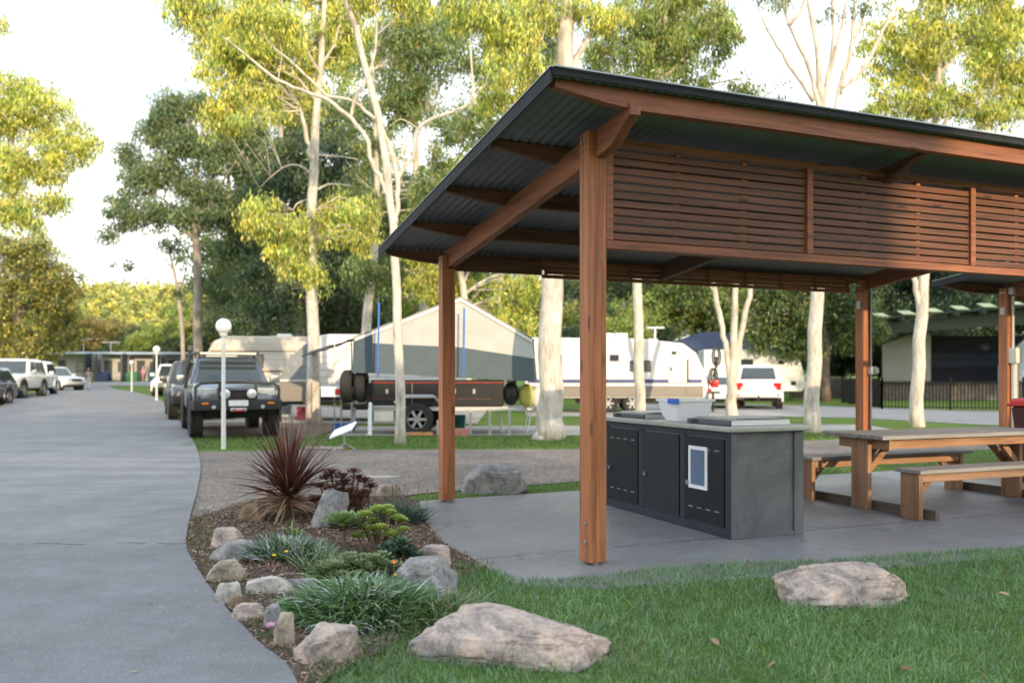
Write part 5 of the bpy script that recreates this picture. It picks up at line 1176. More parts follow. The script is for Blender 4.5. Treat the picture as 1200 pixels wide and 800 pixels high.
for i, (px, top) in enumerate(((98, 397), (130, 401))):
    p = W(px, top, 88); m = MB(); g0 = gh(p[0], 88); m.cyl((0, 0, 2.9), (0, 0, p[2]-g0), .05, 6); m.b2(-.9, .9, -.05, .05, p[2]-g0-.05, p[2]-g0+.05)
    for k in range(5): m.b2(-.8+k*.4-.03, -.8+k*.4+.03, -.5, .5, p[2]-g0-.02, p[2]-g0+.02)
    o = m.build('tv_antenna', M_GALV); o.location = (p[0], 88, g0); tag(o, ['television antenna above the leftmost cabin', 'television antenna above the second cabin'][i], 'antenna')

# ================================================================== sound shell stage on the right
ss = empty('sound_shell', (29.2, 54.5, gh(29, 54)), R(-7), 'open sound shell stage with green slatted roof, cream wing wall and dark backdrop', 'stage')
M_GRN = simple('roof_green', (.035, .048, .032), .6, 0, .15, 2); M_FASC = simple('fascia_olive', (.055, .068, .050), .6, 0, .1, 2)
M_CRW = simple('render_cream', (.33, .31, .27), .8, 0, .08, 1); M_CLR = simple('roof_panel_lime', (.40, .44, .20), .4, 0, .05, 1)
M_STONE = simple('stone_wall', (.15, .125, .105), .9, 0, .45, 5, .6)
def sl_(px, py, d=50.5):    # local coordinates of a surveyed point
    p = W(px, py, d); v = Matrix.Rotation(R(7), 3, 'Z') @ Vector((p[0]-29.2, p[1]-54.5, 0)); return v.x, p[2]-gh(29, 54)
a0 = sl_(1020, 382); a1 = sl_(1260, 366)
m = MB(); m.prism([(a0[0], a0[1]-.45), (a1[0], a1[1]-.55), (a1[0], a1[1]+.50), (a0[0], a0[1]+.28)], -4.05, -3.9, 'y'); fa = m.build('fascia', M_FASC, ss)
m = MB(); zr_ = a0[1]+.30; m.add([(a0[0]-.6, -4.6, zr_), (a1[0], -4.6, a1[1]+.52), (a1[0], 5, a1[1]+.70), (a0[0]-.6, 5, zr_+.3), (a0[0]-.6, -4.6, zr_+.15), (a1[0], -4.6, a1[1]+.67), (a1[0], 5, a1[1]+.85), (a0[0]-.6, 5, zr_+.45)], [(0, 1, 2, 3), (4, 5, 6, 7), (0, 1, 5, 4), (1, 2, 6, 5), (2, 3, 7, 6), (3, 0, 4, 7)]); m.build('roof', M_GRN, ss)
for k in range(8):
    u = (k+.3)/8; x = a0[0]+(a1[0]-a0[0])*u; z = zr_+(a1[1]+.52-zr_)*u
    m = MB(); m.panel((x, -4.64, z+.20), (x+.75, -4.64, z+.19), (x+.45, -4.2, z+.44), (x-.25, -4.2, z+.45), th=.05); m.build('roof_light', M_CLR, ss)
    m = MB(); m.bar((x-.2, -5.3, z-.05), (x-.2, 4.8, z+.10), .14, .30); m.build('rafter', M_GRN, ss)
w0 = sl_(1048, 400)[0]; w1 = sl_(1104, 400)[0]; w2 = sl_(1260, 400)[0]
zt1 = sl_(1048, 400)[1]; zt2 = sl_(1080, 391)[1]
m = MB(); m.prism([(w0, 0), (w1, 0), (w1, zt2+.15), (w0+1.6, zt2+.05), (w0, zt1-.1)], -2.6, -2.4, 'y'); m.build('wing_wall', M_CRW, ss)
m = MB(); m.b2(w1, w2, -.2, 0, 0, 4.0); m.build('backdrop', simple('backdrop_dark', (.018, .020, .030), .8), ss)
m = MB(); m.b2(w1, w2, -.26, -.21, 2.0, 2.9); m.build('backdrop_band', simple('backdrop_blue', (.028, .036, .062), .7), ss)
m = MB(); m.b2(w0-2.2, w2, -3.6, -2.65, 0, .95); m.build('stone_base', M_STONE, ss)
m = MB(); m.b2(w0-2.2, w2, -3.7, -2.7, .951, 1.08); m.build('stage_edge', M_BLACK, ss)
pr = sl_(1190, 400)[0]
m = MB(); m.prism([(pr, 0), (pr+3.5, 0), (pr+3.5, 4.2), (pr+1.0, 3.7), (pr, 2.7)], -2.9, -2.7, 'y'); m.build('side_wall', simple('wall_blueish_white', (.52, .54, .58), .8), ss)
for px in (1181, 1024):
    xx = sl_(px, 400)[0]; m = MB(); m.b2(xx-.16, xx+.16, -3.85, -3.55, 0, 4.3); m.build('column', M_FASC, ss)
tx_ = bpy.data.curves.new('sign_lettering', 'FONT'); tx_.body = "Jim's Tree  Memorial Sound Shell"; tx_.size = .62; tx_.extrude = .015
to = bpy.data.objects.new('sign_lettering', tx_); COL.objects.link(to); to.parent = ss
s0 = sl_(1056, 374.5); s1 = sl_(1127, 369.5)
to.location = (s0[0], -4.07, s0[1]-.02); to.rotation_euler = (R(90), -math.atan2(s1[1]-s0[1], s1[0]-s0[0]), 0); tx_.materials.append(simple('sign_white', (.50, .51, .49), .5))
bpy.context.view_layer.update()
wtxt = to.dimensions.x; sc_ = (s1[0]-s0[0])/max(wtxt, .1); to.scale = (sc_, sc_*1.15, 1); bpy.context.view_layer.update()
tme = bpy.data.meshes.new_from_object(to.evaluated_get(bpy.context.evaluated_depsgraph_get())); tob = bpy.data.objects.new('sign_lettering', tme); COL.objects.link(tob); tob.parent = ss; tob.location = to.location; tob.rotation_euler = to.rotation_euler; tob.scale = to.scale
bpy.data.objects.remove(to); tob['kind'] = 'part'; del tob['kind']
# light pole in front, low stone wall
lw = MB(); lw.b2(18.5, 24.0, 56, 56.5, 0, 1.3); o = lw.build('stone_wall', M_STONE); o.location.z = gh(20, 56); tag(o, 'low stone wall left of the sound shell under the dark trees', 'wall')
# black pool style fence
fn = empty('metal_fence', (15.7, 36.2, 0), 0, 'black metal bar fence in front of the sound shell', 'fence')
Pf = [(0, 0), (-.1, 7.0)]; 
def fence_run(p, q, nm=True):
    p, q = Vector((*p, 0)), Vector((*q, 0)); L_ = (q-p).length; n_ = max(1, round(L_/2.4)); d_ = (q-p)/n_
    for k in range(n_):
        a = p+d_*k; b = a+d_
        m = MB(); m.bar(a+Vector((0, 0, 1.15)), b+Vector((0, 0, 1.15)), .035, .035); m.bar(a+Vector((0, 0, .12)), b+Vector((0, 0, .12)), .035, .035); nb = 20
        for j in range(1, nb):
            c = a+(b-a)*j/nb; m.b2(c.x-.015, c.x+.015, c.y-.015, c.y+.015, .05, 1.22)
        m.build('fence_panel', simple('fence_black', (.008, .008, .009), .7, 0, .1, 8, spec=.15), fn)
    for k in range(n_+1):
        a = p+d_*k; m = MB(); m.b2(a.x-.035, a.x+.035, a.y-.035, a.y+.035, 0, 1.32); m.sphere((a.x, a.y, 1.33), .04, 8, 6); m.build('fence_post', simple('fence_black', (.008, .008, .009), .7, 0, .1, 8, spec=.15), fn)
fence_run((0, 0), (9, -5.0)); fence_run((0, 0), (1.6, 8.5))
# yellow goal frame and picnic things far right
gl_ = MB(); p = W(962, 450, 78); gl_.tube([(-.55, 0, 0), (-.55, 0, 1.85), (-.35, 0, 2.05), (.55, 0, 2.05), (.8, 0, 1.8), (.8, 0, -.6)], .07, 8); o = gl_.build('play_frame', simple('yellow_tube', (.42, .24, .05), .5), None, smooth=True); o.location = (p[0]+.4, 78, gh(p[0], 78)); tag(o, 'ochre tube frame standing far back on the lawn', 'play frame')
m = MB(); m.b2(-.35, .35, -.2, .2, 0, 1.9); o = m.build('blue_cabinet', simple('cyan_box', (.12, .32, .50), .5), None, bevel=.03); p = W(1195, 443, 40); o.location = (p[0], 41, 0); tag(o, 'tall light blue box behind the fence at the right edge', 'box')

# ================================================================== people
def person(name, loc, ang, label, h, shirt, pants, skin=(.42, .26, .19), hair=(.06, .04, .03), stride=.16):
    root = empty(name, (loc[0], loc[1], gh(*loc)), ang, label, 'person')
    s = h/1.75
    J = {'pel': (0, 0, .95), 'bel': (0, .0, 1.08), 'chest': (0, .01, 1.30), 'neck': (0, .0, 1.47), 'head': (0, -.01, 1.56), 'top': (0, -.01, 1.70),
         'lh': (.09, 0, .90), 'lk': (.10, -stride*.6, .50), 'la': (.10, -stride, .09), 'lt': (.10, -stride-.16, .03),
         'rh': (-.09, 0, .90), 'rk': (-.10, stride*.1, .50), 'ra': (-.10, stride, .10), 'rt': (-.10, stride-.14, .04),
         'ls': (.19, .0, 1.40), 'le': (.25, .05, 1.14), 'lw': (.24, -.06, .92), 'lf': (.235, -.09, .83), 'rs': (-.19, 0, 1.40), 're': (-.25, -.03, 1.14), 'rw': (-.24, -.14, .94), 'rf': (-.235, -.18, .86)}
    Rr = dict(pel=.135, bel=.125, chest=.15, neck=.055, head=.085, top=.075, lh=.095, lk=.06, la=.042, lt=.03, rh=.095, rk=.06, ra=.042, rt=.03, ls=.065, le=.045, lw=.03, lf=.028, rs=.065, re=.045, rw=.03, rf=.028)
    E = [('pel', 'bel'), ('bel', 'chest'), ('chest', 'neck'), ('neck', 'head'), ('head', 'top'), ('pel', 'lh'), ('lh', 'lk'), ('lk', 'la'), ('la', 'lt'), ('pel', 'rh'), ('rh', 'rk'), ('rk', 'ra'), ('ra', 'rt'), ('chest', 'ls'), ('ls', 'le'), ('le', 'lw'), ('lw', 'lf'), ('chest', 'rs'), ('rs', 're'), ('re', 'rw'), ('rw', 'rf')]
    ks = list(J); me = bpy.data.meshes.new('body'); me.from_pydata([tuple(c*s for c in J[k]) for k in ks], [(ks.index(a), ks.index(b)) for a, b in E], [])
    o = bpy.data.objects.new('body', me); COL.objects.link(o); o.parent = root
    md = o.modifiers.new('skin', 'SKIN'); sv = me.skin_vertices[0].data
    for i, k in enumerate(ks): sv[i].radius = (Rr[k]*s*1.0, Rr[k]*s*(.75 if k in ('pel', 'bel', 'chest') else 1.0))
    sv[0].use_root = True
    o.modifiers.new('sub', 'SUBSURF').levels = 2; o.modifiers['sub'].render_levels = 2
    m, nt, b = newmat(name+'_clothes'); sp = nt.nodes.new('ShaderNodeSeparateXYZ'); nt.links.new(coords(nt, 'Object', (1/s, 1/s, 1/s)), sp.inputs[0])
    mr = N(nt, 'ShaderNodeMapRange'); mr.inputs['From Max'].default_value = 1.8; nt.links.new(sp.outputs['Z'], mr.inputs[0])
    c = ramp(nt, mr.outputs[0], [(.0, (.05, .05, .05)), (.055, pants), (.53, shirt), (.80, skin)], 'CONSTANT'); nt.links.new(c, b.inputs['Base Color']); b.inputs['Roughness'].default_value = .8
    me.materials.append(m)
    m = MB(); m.sphere((0, .015*s, 1.665*s), .105*s, 12, 8, (1, 1.05, .85)); hh = m.build('hair', simple(name+'_hair', hair, .7), root, smooth=True)
    m = MB(); m.sphere((0, -.105*s, 1.60*s), .018*s, 6, 5)
    m.build('nose', simple(name+'_skin', skin, .6), root)
    return root
person('person', (-33.0, 66.5), R(10), 'person in pale top and light trousers walking along the sunlit road', 1.70, (.62, .50, .44), (.68, .63, .58), hair=(.5, .42, .32))
person('person', (-36.3, 84.0), R(-30), 'person in pink standing on the cabin porch', 1.55, (.62, .28, .36), (.50, .22, .30))
# ================================================================== trees
def bark(name, base, dark, pale, sc=1.0):
    if name in MATS: return MATS[name]
    m, nt, b = newmat(name); v = coords(nt, 'Object', (1.6*sc, 1.6*sc, .55*sc))
    f = noi(nt, v, 2.4, 7, .65, .6); g = noi(nt, coords(nt, 'Object', (14, 14, 3)), 1, 5, .7)
    c = ramp(nt, f, [(.32, dark), (.47, base), (.62, pale)]); c = mul(nt, c, ramp(nt, g, [(.28, (.62,)*3), (.6, (1.05,)*3)]))
    li = noi(nt, coords(nt, 'Object', (1, 1, .25)), 1.7, 6, .7, 1.5); c = mixf(nt, ramp(nt, li, [(.56, (0,0,0)), (.63, (.75,)*3)]), c, dark)
    nt.links.new(c, b.inputs['Base Color']); b.inputs['Roughness'].default_value = .8; bump(nt, b, g, .4, .02); MATS[name] = m; return m
BK_PALE = bark('smooth_pale_bark', (.56, .50, .42), (.34, .28, .23), (.70, .64, .56)); BK_GREY = bark('grey_bark', (.33, .28, .235), (.18, .145, .12), (.44, .38, .32)); BK_DARK = bark('dark_bark', (.16, .11, .08), (.08, .055, .04), (.22, .16, .12))
LF_HANG = leafmat('gum_leaves', .40, .05, .4, 2.05); 
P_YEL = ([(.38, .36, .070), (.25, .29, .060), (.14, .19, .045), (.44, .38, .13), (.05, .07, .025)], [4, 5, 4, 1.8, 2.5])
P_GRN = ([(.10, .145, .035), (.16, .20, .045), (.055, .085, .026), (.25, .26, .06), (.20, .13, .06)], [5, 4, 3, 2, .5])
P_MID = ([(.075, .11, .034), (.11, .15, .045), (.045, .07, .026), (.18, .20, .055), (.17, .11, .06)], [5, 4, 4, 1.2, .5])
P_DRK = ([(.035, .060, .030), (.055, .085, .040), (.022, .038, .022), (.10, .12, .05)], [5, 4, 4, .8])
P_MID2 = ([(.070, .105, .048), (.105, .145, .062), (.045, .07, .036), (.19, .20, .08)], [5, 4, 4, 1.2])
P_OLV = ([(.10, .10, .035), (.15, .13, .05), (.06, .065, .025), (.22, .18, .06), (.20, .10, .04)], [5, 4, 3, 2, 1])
def leaves(centres, rad, per, L, wr, droop, cols, rng, squash=.8, jit=.22):
    """gum leaf clumps -> verts, quads, colours"""
    k = len(centres); n = k*per; c = np.repeat(centres, per, 0); rr_ = np.repeat(rad, per)
    d = rng.normal(size=(n, 3)); d /= np.linalg.norm(d, axis=1)[:, None]; rd = rng.uniform(0, 1, n)**.5
    off = d*rd[:, None]*rr_[:, None]; off[:, 2] *= squash
    p = c+off; p[:, 2] -= (off[:, 0]**2+off[:, 1]**2)/np.maximum(rr_, .1)*.35
    ax_ = rng.normal(size=(n, 3)); ax_ /= np.linalg.norm(ax_, axis=1)[:, None]; ax_ = ax_*(1-droop)+np.array([0, 0, -1.])*droop+rng.normal(size=(n, 3))*.18; ax_ /= np.linalg.norm(ax_, axis=1)[:, None]
    q = rng.normal(size=(n, 3)); sd = np.cross(ax_, q); sd /= np.linalg.norm(sd, axis=1)[:, None]
    l = L*rng.uniform(.65, 1.3, n)[:, None]; w_ = l*wr*rng.uniform(.8, 1.2, n)[:, None]
    V = np.stack([p, p+ax_*l*.42+sd*w_/2, p+ax_*l, p+ax_*l*.42-sd*w_/2], 1).reshape(-1, 3)
    Fq = np.arange(n*4).reshape(n, 4)
    base = np.array(cols[0])[rng.choice(len(cols[0]), n, p=np.array(cols[1])/sum(cols[1]))]
    cc = np.repeat(rng.uniform(.72, 1.25, k), per)[:, None]; warm = np.repeat(rng.uniform(-.12, .12, k), per)
    C = base*cc*rng.uniform(1-jit, 1+jit, (n, 1)); C[:, 0] *= 1+warm; C[:, 2] *= 1-warm
    return V, Fq, np.clip(C, 0, 1)
def tree(name, label, trunk, limbs, blobs, pal_, bk, L=.16, wr=.24, per=60, droop=.6, seed=1, group=None, cr=.55, base=None, nseg=10, twigs=True, cat='tree'):
    rng = np.random.default_rng(seed); b0 = trunk[0][:3]
    root = empty(name, b0, 0, label, cat, group); o3 = np.array(b0)
    tk = MB(); pts = smoothpoly([np.array(p[:3])-o3 for p in trunk], 4); rs = np.interp(np.linspace(0, 1, len(pts)), np.linspace(0, 1, len(trunk)), [p[3] for p in trunk])
    pts = [p+np.array([math.sin(i*1.3+seed)*.12, math.cos(i*1.7+seed)*.12, 0])*rs[i] for i, p in enumerate(pts)]
    pts[0] = pts[0]-np.array([0, 0, .1]); rs[0] *= 1.25
    tk.tube(pts, list(rs), nseg); skel = [(p, r) for p, r in zip(pts, rs)]
    tko = None; lm = MB()
    for lb in limbs:
        q = smoothpoly([np.array(p[:3])-o3 for p in lb], 4); r_ = np.interp(np.linspace(0, 1, len(q)), np.linspace(0, 1, len(lb)), [p[3] for p in lb])
        q = [p+rng.normal(size=3)*r_[i]*.25 for i, p in enumerate(q)]
        tk.tube(q, list(r_), 7); skel += [(p, r) for p, r in zip(q, r_)]
    SP = np.array([s[0] for s in skel]); SR = np.array([s[1] for s in skel])
    cs = []; rd = []
    cr *= .74; per = int(per*.80); L *= .92
    for (c, r3, n) in blobs:
        n = int(n*1.9)
        c = np.array(c)-o3; d = rng.normal(size=(n, 3)); d /= np.linalg.norm(d, axis=1)[:, None]; d *= rng.uniform(0, 1, (n, 1))**.42
        cs.append(c+d*np.array(r3)); rd += list(cr*rng.uniform(.6, 1.35, n))
    cs = np.concatenate(cs) if cs else np.zeros((0, 3)); rd = np.array(rd)
    if twigs:
        for i in range(len(cs)):
            if i % 3 and len(cs) > 60: continue
            c = cs[i]; dd = np.linalg.norm((SP-c)*np.array([1, 1, .8]), axis=1)+np.maximum(0, SP[:, 2]-c[2]+.1)*2.5; j = int(dd.argmin()); s = SP[j]; ln = np.linalg.norm(c-s)
            r0 = min(SR[j]*.6, .012*ln+.008)
            mid = (s+c)/2+rng.normal(size=3)*ln*.09+np.array([0, 0, ln*.08]); tk.tube([s, mid, c, c+rng.normal(size=3)*.15+np.array([0, 0, .1])], [r0, r0*.7, r0*.35, r0*.15], 4, False)
    tk.build('trunk', bk, root, smooth=False).data.shade_smooth()
    if len(cs):
        V, Fq, C = leaves(cs, rd, per, L, wr, droop, pal_, rng); np_mesh('crown', V, Fq, LF_HANG, root, C)
    return root
def T(px, py, d, r): p = W(px, py, d); return (p[0], p[1], p[2], r)
def PB(px, py, rx, ry, d, n, dd=None): n = int(n*1.35+.5); p = W(px, py, d); return (p, (rx*d/F, (dd if dd else (rx+ry)/2*d/F*.9), ry*d/F), n)

d = 24.3
tree('gum_tree', 'tall eucalypt with straight tan trunk standing just right of the grey ute', [T(368, 497, d, .21), T(367, 400, d, .17), T(365, 300, d, .15), T(366, 230, d, .135), T(371, 130, d, .11), T(377, 60, d, .09), T(380, 0, d, .07), T(384, -80, d, .04)],
    [[T(366, 190, d, .075), T(360, 165, d, .07), T(355, 142, d, .06), T(350, 120, d, .03)], [T(365, 205, d, .04), T(350, 194, d-.2, .03), T(330, 197, d-.4, .022), T(304, 220, d-.4, .012)], [T(366, 226, d, .035), T(385, 216, d, .028), T(413, 218, d, .014)], [T(366, 182, d, .03), T(395, 183, d, .022), T(420, 187, d, .012)], [T(365, 232, d, .03), T(349, 238, d, .025), T(344, 246, d, .015)],
     [T(374, 80, d, .05), T(390, 55, d, .035), T(400, 20, d, .02)], [T(375, 90, d, .05), T(355, 50, d-.5, .035), T(330, 10, d-1, .02)], [T(372, 120, d, .05), T(330, 70, d-.6, .035), T(285, 30, d-1, .02)]],
    [PB(300, 35, 55, 45, d-1, 34), PB(262, 60, 38, 45, d-1, 20), PB(345, 95, 38, 50, d+.5, 20), PB(285, 115, 42, 42, d-1, 17), PB(255, 140, 14, 26, d-1, 4), PB(400, 20, 45, 40, d+.5, 22), PB(330, -40, 90, 45, d, 40), PB(230, 5, 40, 30, d-1, 16),
     PB(305, 252, 20, 26, d-.5, 10), PB(345, 285, 30, 38, d, 15), PB(378, 262, 26, 28, d+.3, 10), PB(415, 258, 30, 40, d+.5, 15), PB(360, 315, 26, 20, d, 8), PB(310, 75, 60, 50, d+1, 22), PB(385, 60, 36, 40, d+1, 14)], P_YEL, BK_PALE, .17, .22, 120, .72, 3, 'tall eucalypts among the caravans', .52)
d = 17.0
tree('gum_tree', 'slender white trunked eucalypt with forking limbs in front of the camper trailer', [T(470, 520, d, .105), T(468, 430, d, .092), T(464, 330, d, .085), T(461, 268, d, .08), T(456, 225, d, .078), T(448, 160, d, .075), T(438, 115, d, .07), T(427, 75, d, .065), T(417, 34, d, .06), T(403, -6, d, .055), T(385, -70, d, .03)],
    [[T(458, 235, d, .055), T(447, 212, d, .05), T(436, 190, d, .047), T(429, 162, d, .045), T(411, 139, d, .042), T(383, 117, d, .04), T(360, 108, d, .034), T(326, 94, d, .03), T(284, 61, d, .02), T(257, 40, d, .01)],
     [T(440, 140, d, .04), T(415, 120, d, .035), T(385, 112, d, .03), T(370, 100, d, .03), T(346, 77, d, .025), T(315, 50, d, .02), T(303, 25, d, .01)],
     [T(411, 137, d, .036), T(418, 111, d, .034), T(431, 90, d, .03), T(440, 57, d, .026), T(441, 23, d, .02), T(434, -5, d, .015)], [T(441, 42, d, .02), T(460, 25, d, .015), T(484, 9, d, .008)],
     [T(463, 262, d, .055), T(466, 230, d, .05), T(463, 195, d, .045), T(454, 165, d, .04), T(447, 150, d, .03)],
     [T(465, 212, d, .045), T(475, 196, d, .043), T(485, 180, d, .04), T(489, 152, d, .037), T(505, 141, d, .035), T(530, 131, d, .032), T(547, 123, d, .03), T(554, 100, d, .026), T(551, 46, d, .015), T(556, 20, d, .008)], [T(547, 123, d, .02), T(568, 100, d, .015), T(590, 88, d, .008)],
     [T(326, 94, d, .014), T(330, 60, d, .01), T(322, 30, d, .006)], [T(489, 150, d, .014), T(470, 140, d, .01), T(455, 150, d, .006)]],
    [PB(440, -30, 60, 35, d, 26), PB(300, 12, 40, 25, d, 11), PB(560, 10, 45, 30, d, 14), PB(590, 75, 24, 22, d, 6), PB(480, 5, 25, 20, d, 7), PB(350, 30, 30, 22, d, 7)], P_YEL, BK_PALE, .13, .22, 105, .7, 4, 'tall eucalypts among the caravans', .38)
d = 18.2
tree('gum_tree', 'thickest pale eucalypt trunk standing between the two front posts of the shelter', [T(644, 516, d, .33), T(645, 495, d, .29), T(645, 440, d, .25), T(646, 340, d, .235), T(650, 200, d, .22), T(659, 100, d, .19), T(663, 40, d, .18), T(667, -10, d, .16), T(672, -90, d, .1)],
    [[T(660, 105, d, .09), T(676, 70, d, .075), T(692, 38, d, .06), T(704, 5, d, .045), T(715, -30, d, .03)], [T(657, 125, d, .05), T(639, 93, d-.3, .035), T(615, 80, d-.4, .03), T(598, 55, d-.4, .018), T(592, 30, d-.4, .01)], [T(637, 92, d-.3, .02), T(632, 60, d-.3, .015), T(640, 30, d-.3, .01)]],
    [PB(600, 45, 38, 40, d-.5, 20), PB(622, 105, 28, 30, d, 10), PB(700, 15, 40, 25, d, 12), PB(660, -60, 80, 45, d, 36), PB(575, 110, 22, 20, d, 6), PB(630, 15, 30, 25, d, 8)], P_YEL, BK_PALE, .14, .22, 100, .7, 5, 'tall eucalypts among the caravans', .42)
d = 24.0
tree('gum_tree', 'straight pale eucalypt trunk rising behind the barbecue counter left of the plastic tub', [T(750, 497, d, .16), T(749, 420, d, .145), T(747, 330, d, .135), T(752, 230, d, .12), T(765, 130, d, .10), T(775, 60, d, .08), T(782, 0, d, .06)],
    [[T(758, 170, d, .06), T(730, 110, d, .05), T(715, 60, d, .03)], [T(770, 100, d, .05), T(810, 60, d, .035), T(840, 30, d, .02)], [T(768, 120, d, .04), T(830, 100, d, .03), T(868, 92, d, .015)]],
    [PB(735, 45, 48, 45, d, 27), PB(790, 35, 50, 40, d, 26), PB(840, 40, 30, 38, d, 13), PB(800, 90, 50, 25, d, 12), PB(868, 98, 16, 18, d, 4), PB(730, 100, 30, 20, d, 7), PB(780, -20, 70, 30, d, 20), PB(765, 75, 40, 26, d+3, 14), PB(820, 25, 40, 30, d+4, 14), PB(700, 70, 26, 26, d+3, 8)], P_GRN, BK_PALE, .17, .22, 115, .65, 6, 'tall eucalypts among the caravans', .48)
d = 27.0
tree('gum_tree', 'three stemmed white eucalypt in front of the white wagon', [T(857, 492, d, .20), T(857, 465, d, .17), T(858, 445, d, .16), T(860, 400, d, .11), T(861, 360, d, .10), T(863, 320, d, .09), T(866, 250, d, .07), T(870, 170, d, .04)],
    [[T(857, 448, d, .10), T(851, 410, d, .09), T(845, 375, d, .085), T(838, 340, d, .08), T(830, 300, d, .07), T(815, 240, d, .05)], [T(858, 452, d, .11), T(865, 410, d, .10), T(874, 365, d, .09), T(882, 330, d, .08), T(892, 280, d, .06)], [T(838, 345, d, .03), T(834, 336, d, .03), T(833, 320, d, .02)]],
    [PB(860, 240, 60, 30, d, 22), PB(905, 110, 22, 22, d, 3)], P_MID, BK_PALE, .17, .22, 90, .65, 7, 'tall eucalypts among the caravans', .5)
d = 20.5
def Fn(*p): 
    n = len(p); return [T(a, b, d, .065*(1-i/n*.85)) for i, (a, b) in enumerate(p)]
tree('gum_tree', 'pale eucalypt left of the second post, bare white branches fanning above the roof', [T(951, 508, d, .20), T(953, 440, d, .17), T(957, 360, d, .16), T(961, 230, d, .15), T(963, 140, d, .12), T(962, 110, d, .09), T(957, 56, d, .06), T(946, -5, d, .04), T(940, -60, d, .02)],
    [Fn((961, 130), (948, 80), (925, 30), (915, -5), (905, -30)), Fn((963, 125), (970, 90), (976, 50), (975, 0), (978, -40)), Fn((963, 170), (978, 130), (988, 84), (1008, 30), (1018, -5)), Fn((985, 105), (1012, 80), (1040, 28), (1056, 8)), Fn((983, 110), (999, 50), (1001, 10), (1010, -20)), Fn((955, 120), (925, 75), (900, 35), (893, 20)), Fn((925, 30), (940, 10), (944, -10)), Fn((963, 120), (985, 40), (992, 0))],
    [PB(905, 5, 22, 20, d, 5), PB(960, -35, 70, 25, d, 16), PB(1015, 5, 20, 20, d, 4), PB(975, 15, 20, 14, d, 2)], P_MID, BK_PALE, .13, .2, 70, .6, 8, 'tall eucalypts among the caravans', .38)
d = 23.0
tree('gum_tree', 'mottled pale eucalypt before the sound shell with dense bright crown over the roof', [T(1074, 501, d, .18), T(1076, 430, d, .16), T(1080, 370, d, .15), T(1084, 310, d, .13), T(1092, 210, d, .11), T(1098, 110, d, .09), T(1104, 30, d, .07), T(1108, -30, d, .04)],
    [[T(1079, 372, d, .08), T(1074, 340, d, .075), T(1069, 305, d, .07), T(1055, 230, d, .05), T(1040, 150, d, .03)], [T(1096, 130, d, .05), T(1130, 112, d, .04), T(1200, 110, d, .02)], [T(1100, 90, d, .05), T(1140, 40, d, .035), T(1185, 20, d, .02)], [T(1098, 110, d, .04), T(1060, 60, d, .03), T(1040, 20, d, .015)]],
    [PB(1052, 55, 45, 48, d, 25), PB(1110, 35, 50, 45, d, 27), PB(1170, 50, 50, 50, d, 27), PB(1040, 115, 28, 26, d, 9), PB(1095, 120, 42, 26, d, 14), PB(1165, 125, 45, 26, d, 14), PB(1120, -20, 90, 30, d, 28), PB(1225, 90, 25, 60, d, 10), PB(1185, 15, 30, 30, d, 12), PB(1190, 95, 28, 30, d, 12), PB(1080, 80, 36, 30, d+2, 12), PB(1150, 80, 40, 30, d+3, 12)], P_YEL, BK_PALE, .16, .22, 115, .68, 9, 'tall eucalypts among the caravans', .46)
d = 35.0
tree('gum_tree', 'sunlit yellow crowned eucalypt hanging in from the upper left edge', [T(-95, 480, d, .35), T(-92, 380, d, .3), T(-85, 260, d, .25), T(-60, 150, d, .18), T(-40, 60, d, .1)],
    [[T(-80, 250, d, .12), T(-30, 205, d, .09), T(20, 180, d, .06), T(60, 140, d, .03)], [T(-85, 280, d, .12), T(-30, 262, d, .09), T(30, 258, d, .06), T(55, 250, d, .03)], [T(-75, 200, d, .1), T(-20, 120, d, .07), T(30, 100, d, .03)]],
    [PB(10, 115, 40, 34, d, 22), PB(55, 135, 38, 32, d, 18), PB(70, 180, 36, 30, d, 15), PB(20, 200, 44, 32, d, 20), PB(25, 245, 42, 20, d, 14), PB(95, 160, 22, 18, d, 6), PB(-30, 160, 50, 60, d, 26), PB(5, 25, 14, 14, d, 2), PB(65, 236, 20, 12, d, 4)], P_YEL, BK_PALE, .22, .24, 120, .62, 10, None, .75)
d = 64.0
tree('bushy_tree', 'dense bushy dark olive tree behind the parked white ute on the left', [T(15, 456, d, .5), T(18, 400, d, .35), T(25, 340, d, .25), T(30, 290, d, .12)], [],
    [PB(25, 300, 48, 34, d, 40), PB(60, 345, 34, 40, d, 34), PB(5, 350, 48, 45, d, 46), PB(55, 395, 34, 26, d, 22), PB(85, 330, 12, 24, d, 6), PB(-10, 400, 45, 30, d, 26), PB(20, 425, 50, 20, d, 18)], ([(.20, .20, .05), (.10, .12, .04), (.045, .055, .025), (.30, .28, .06), (.16, .10, .04)], [3, 4, 5, 2.5, .8]), BK_GREY, .30, .32, 130, .4, 11, None, .95)  # yellow and dark leaf tones mixed to stand in for sunlit and shaded lumps
d = 43.0
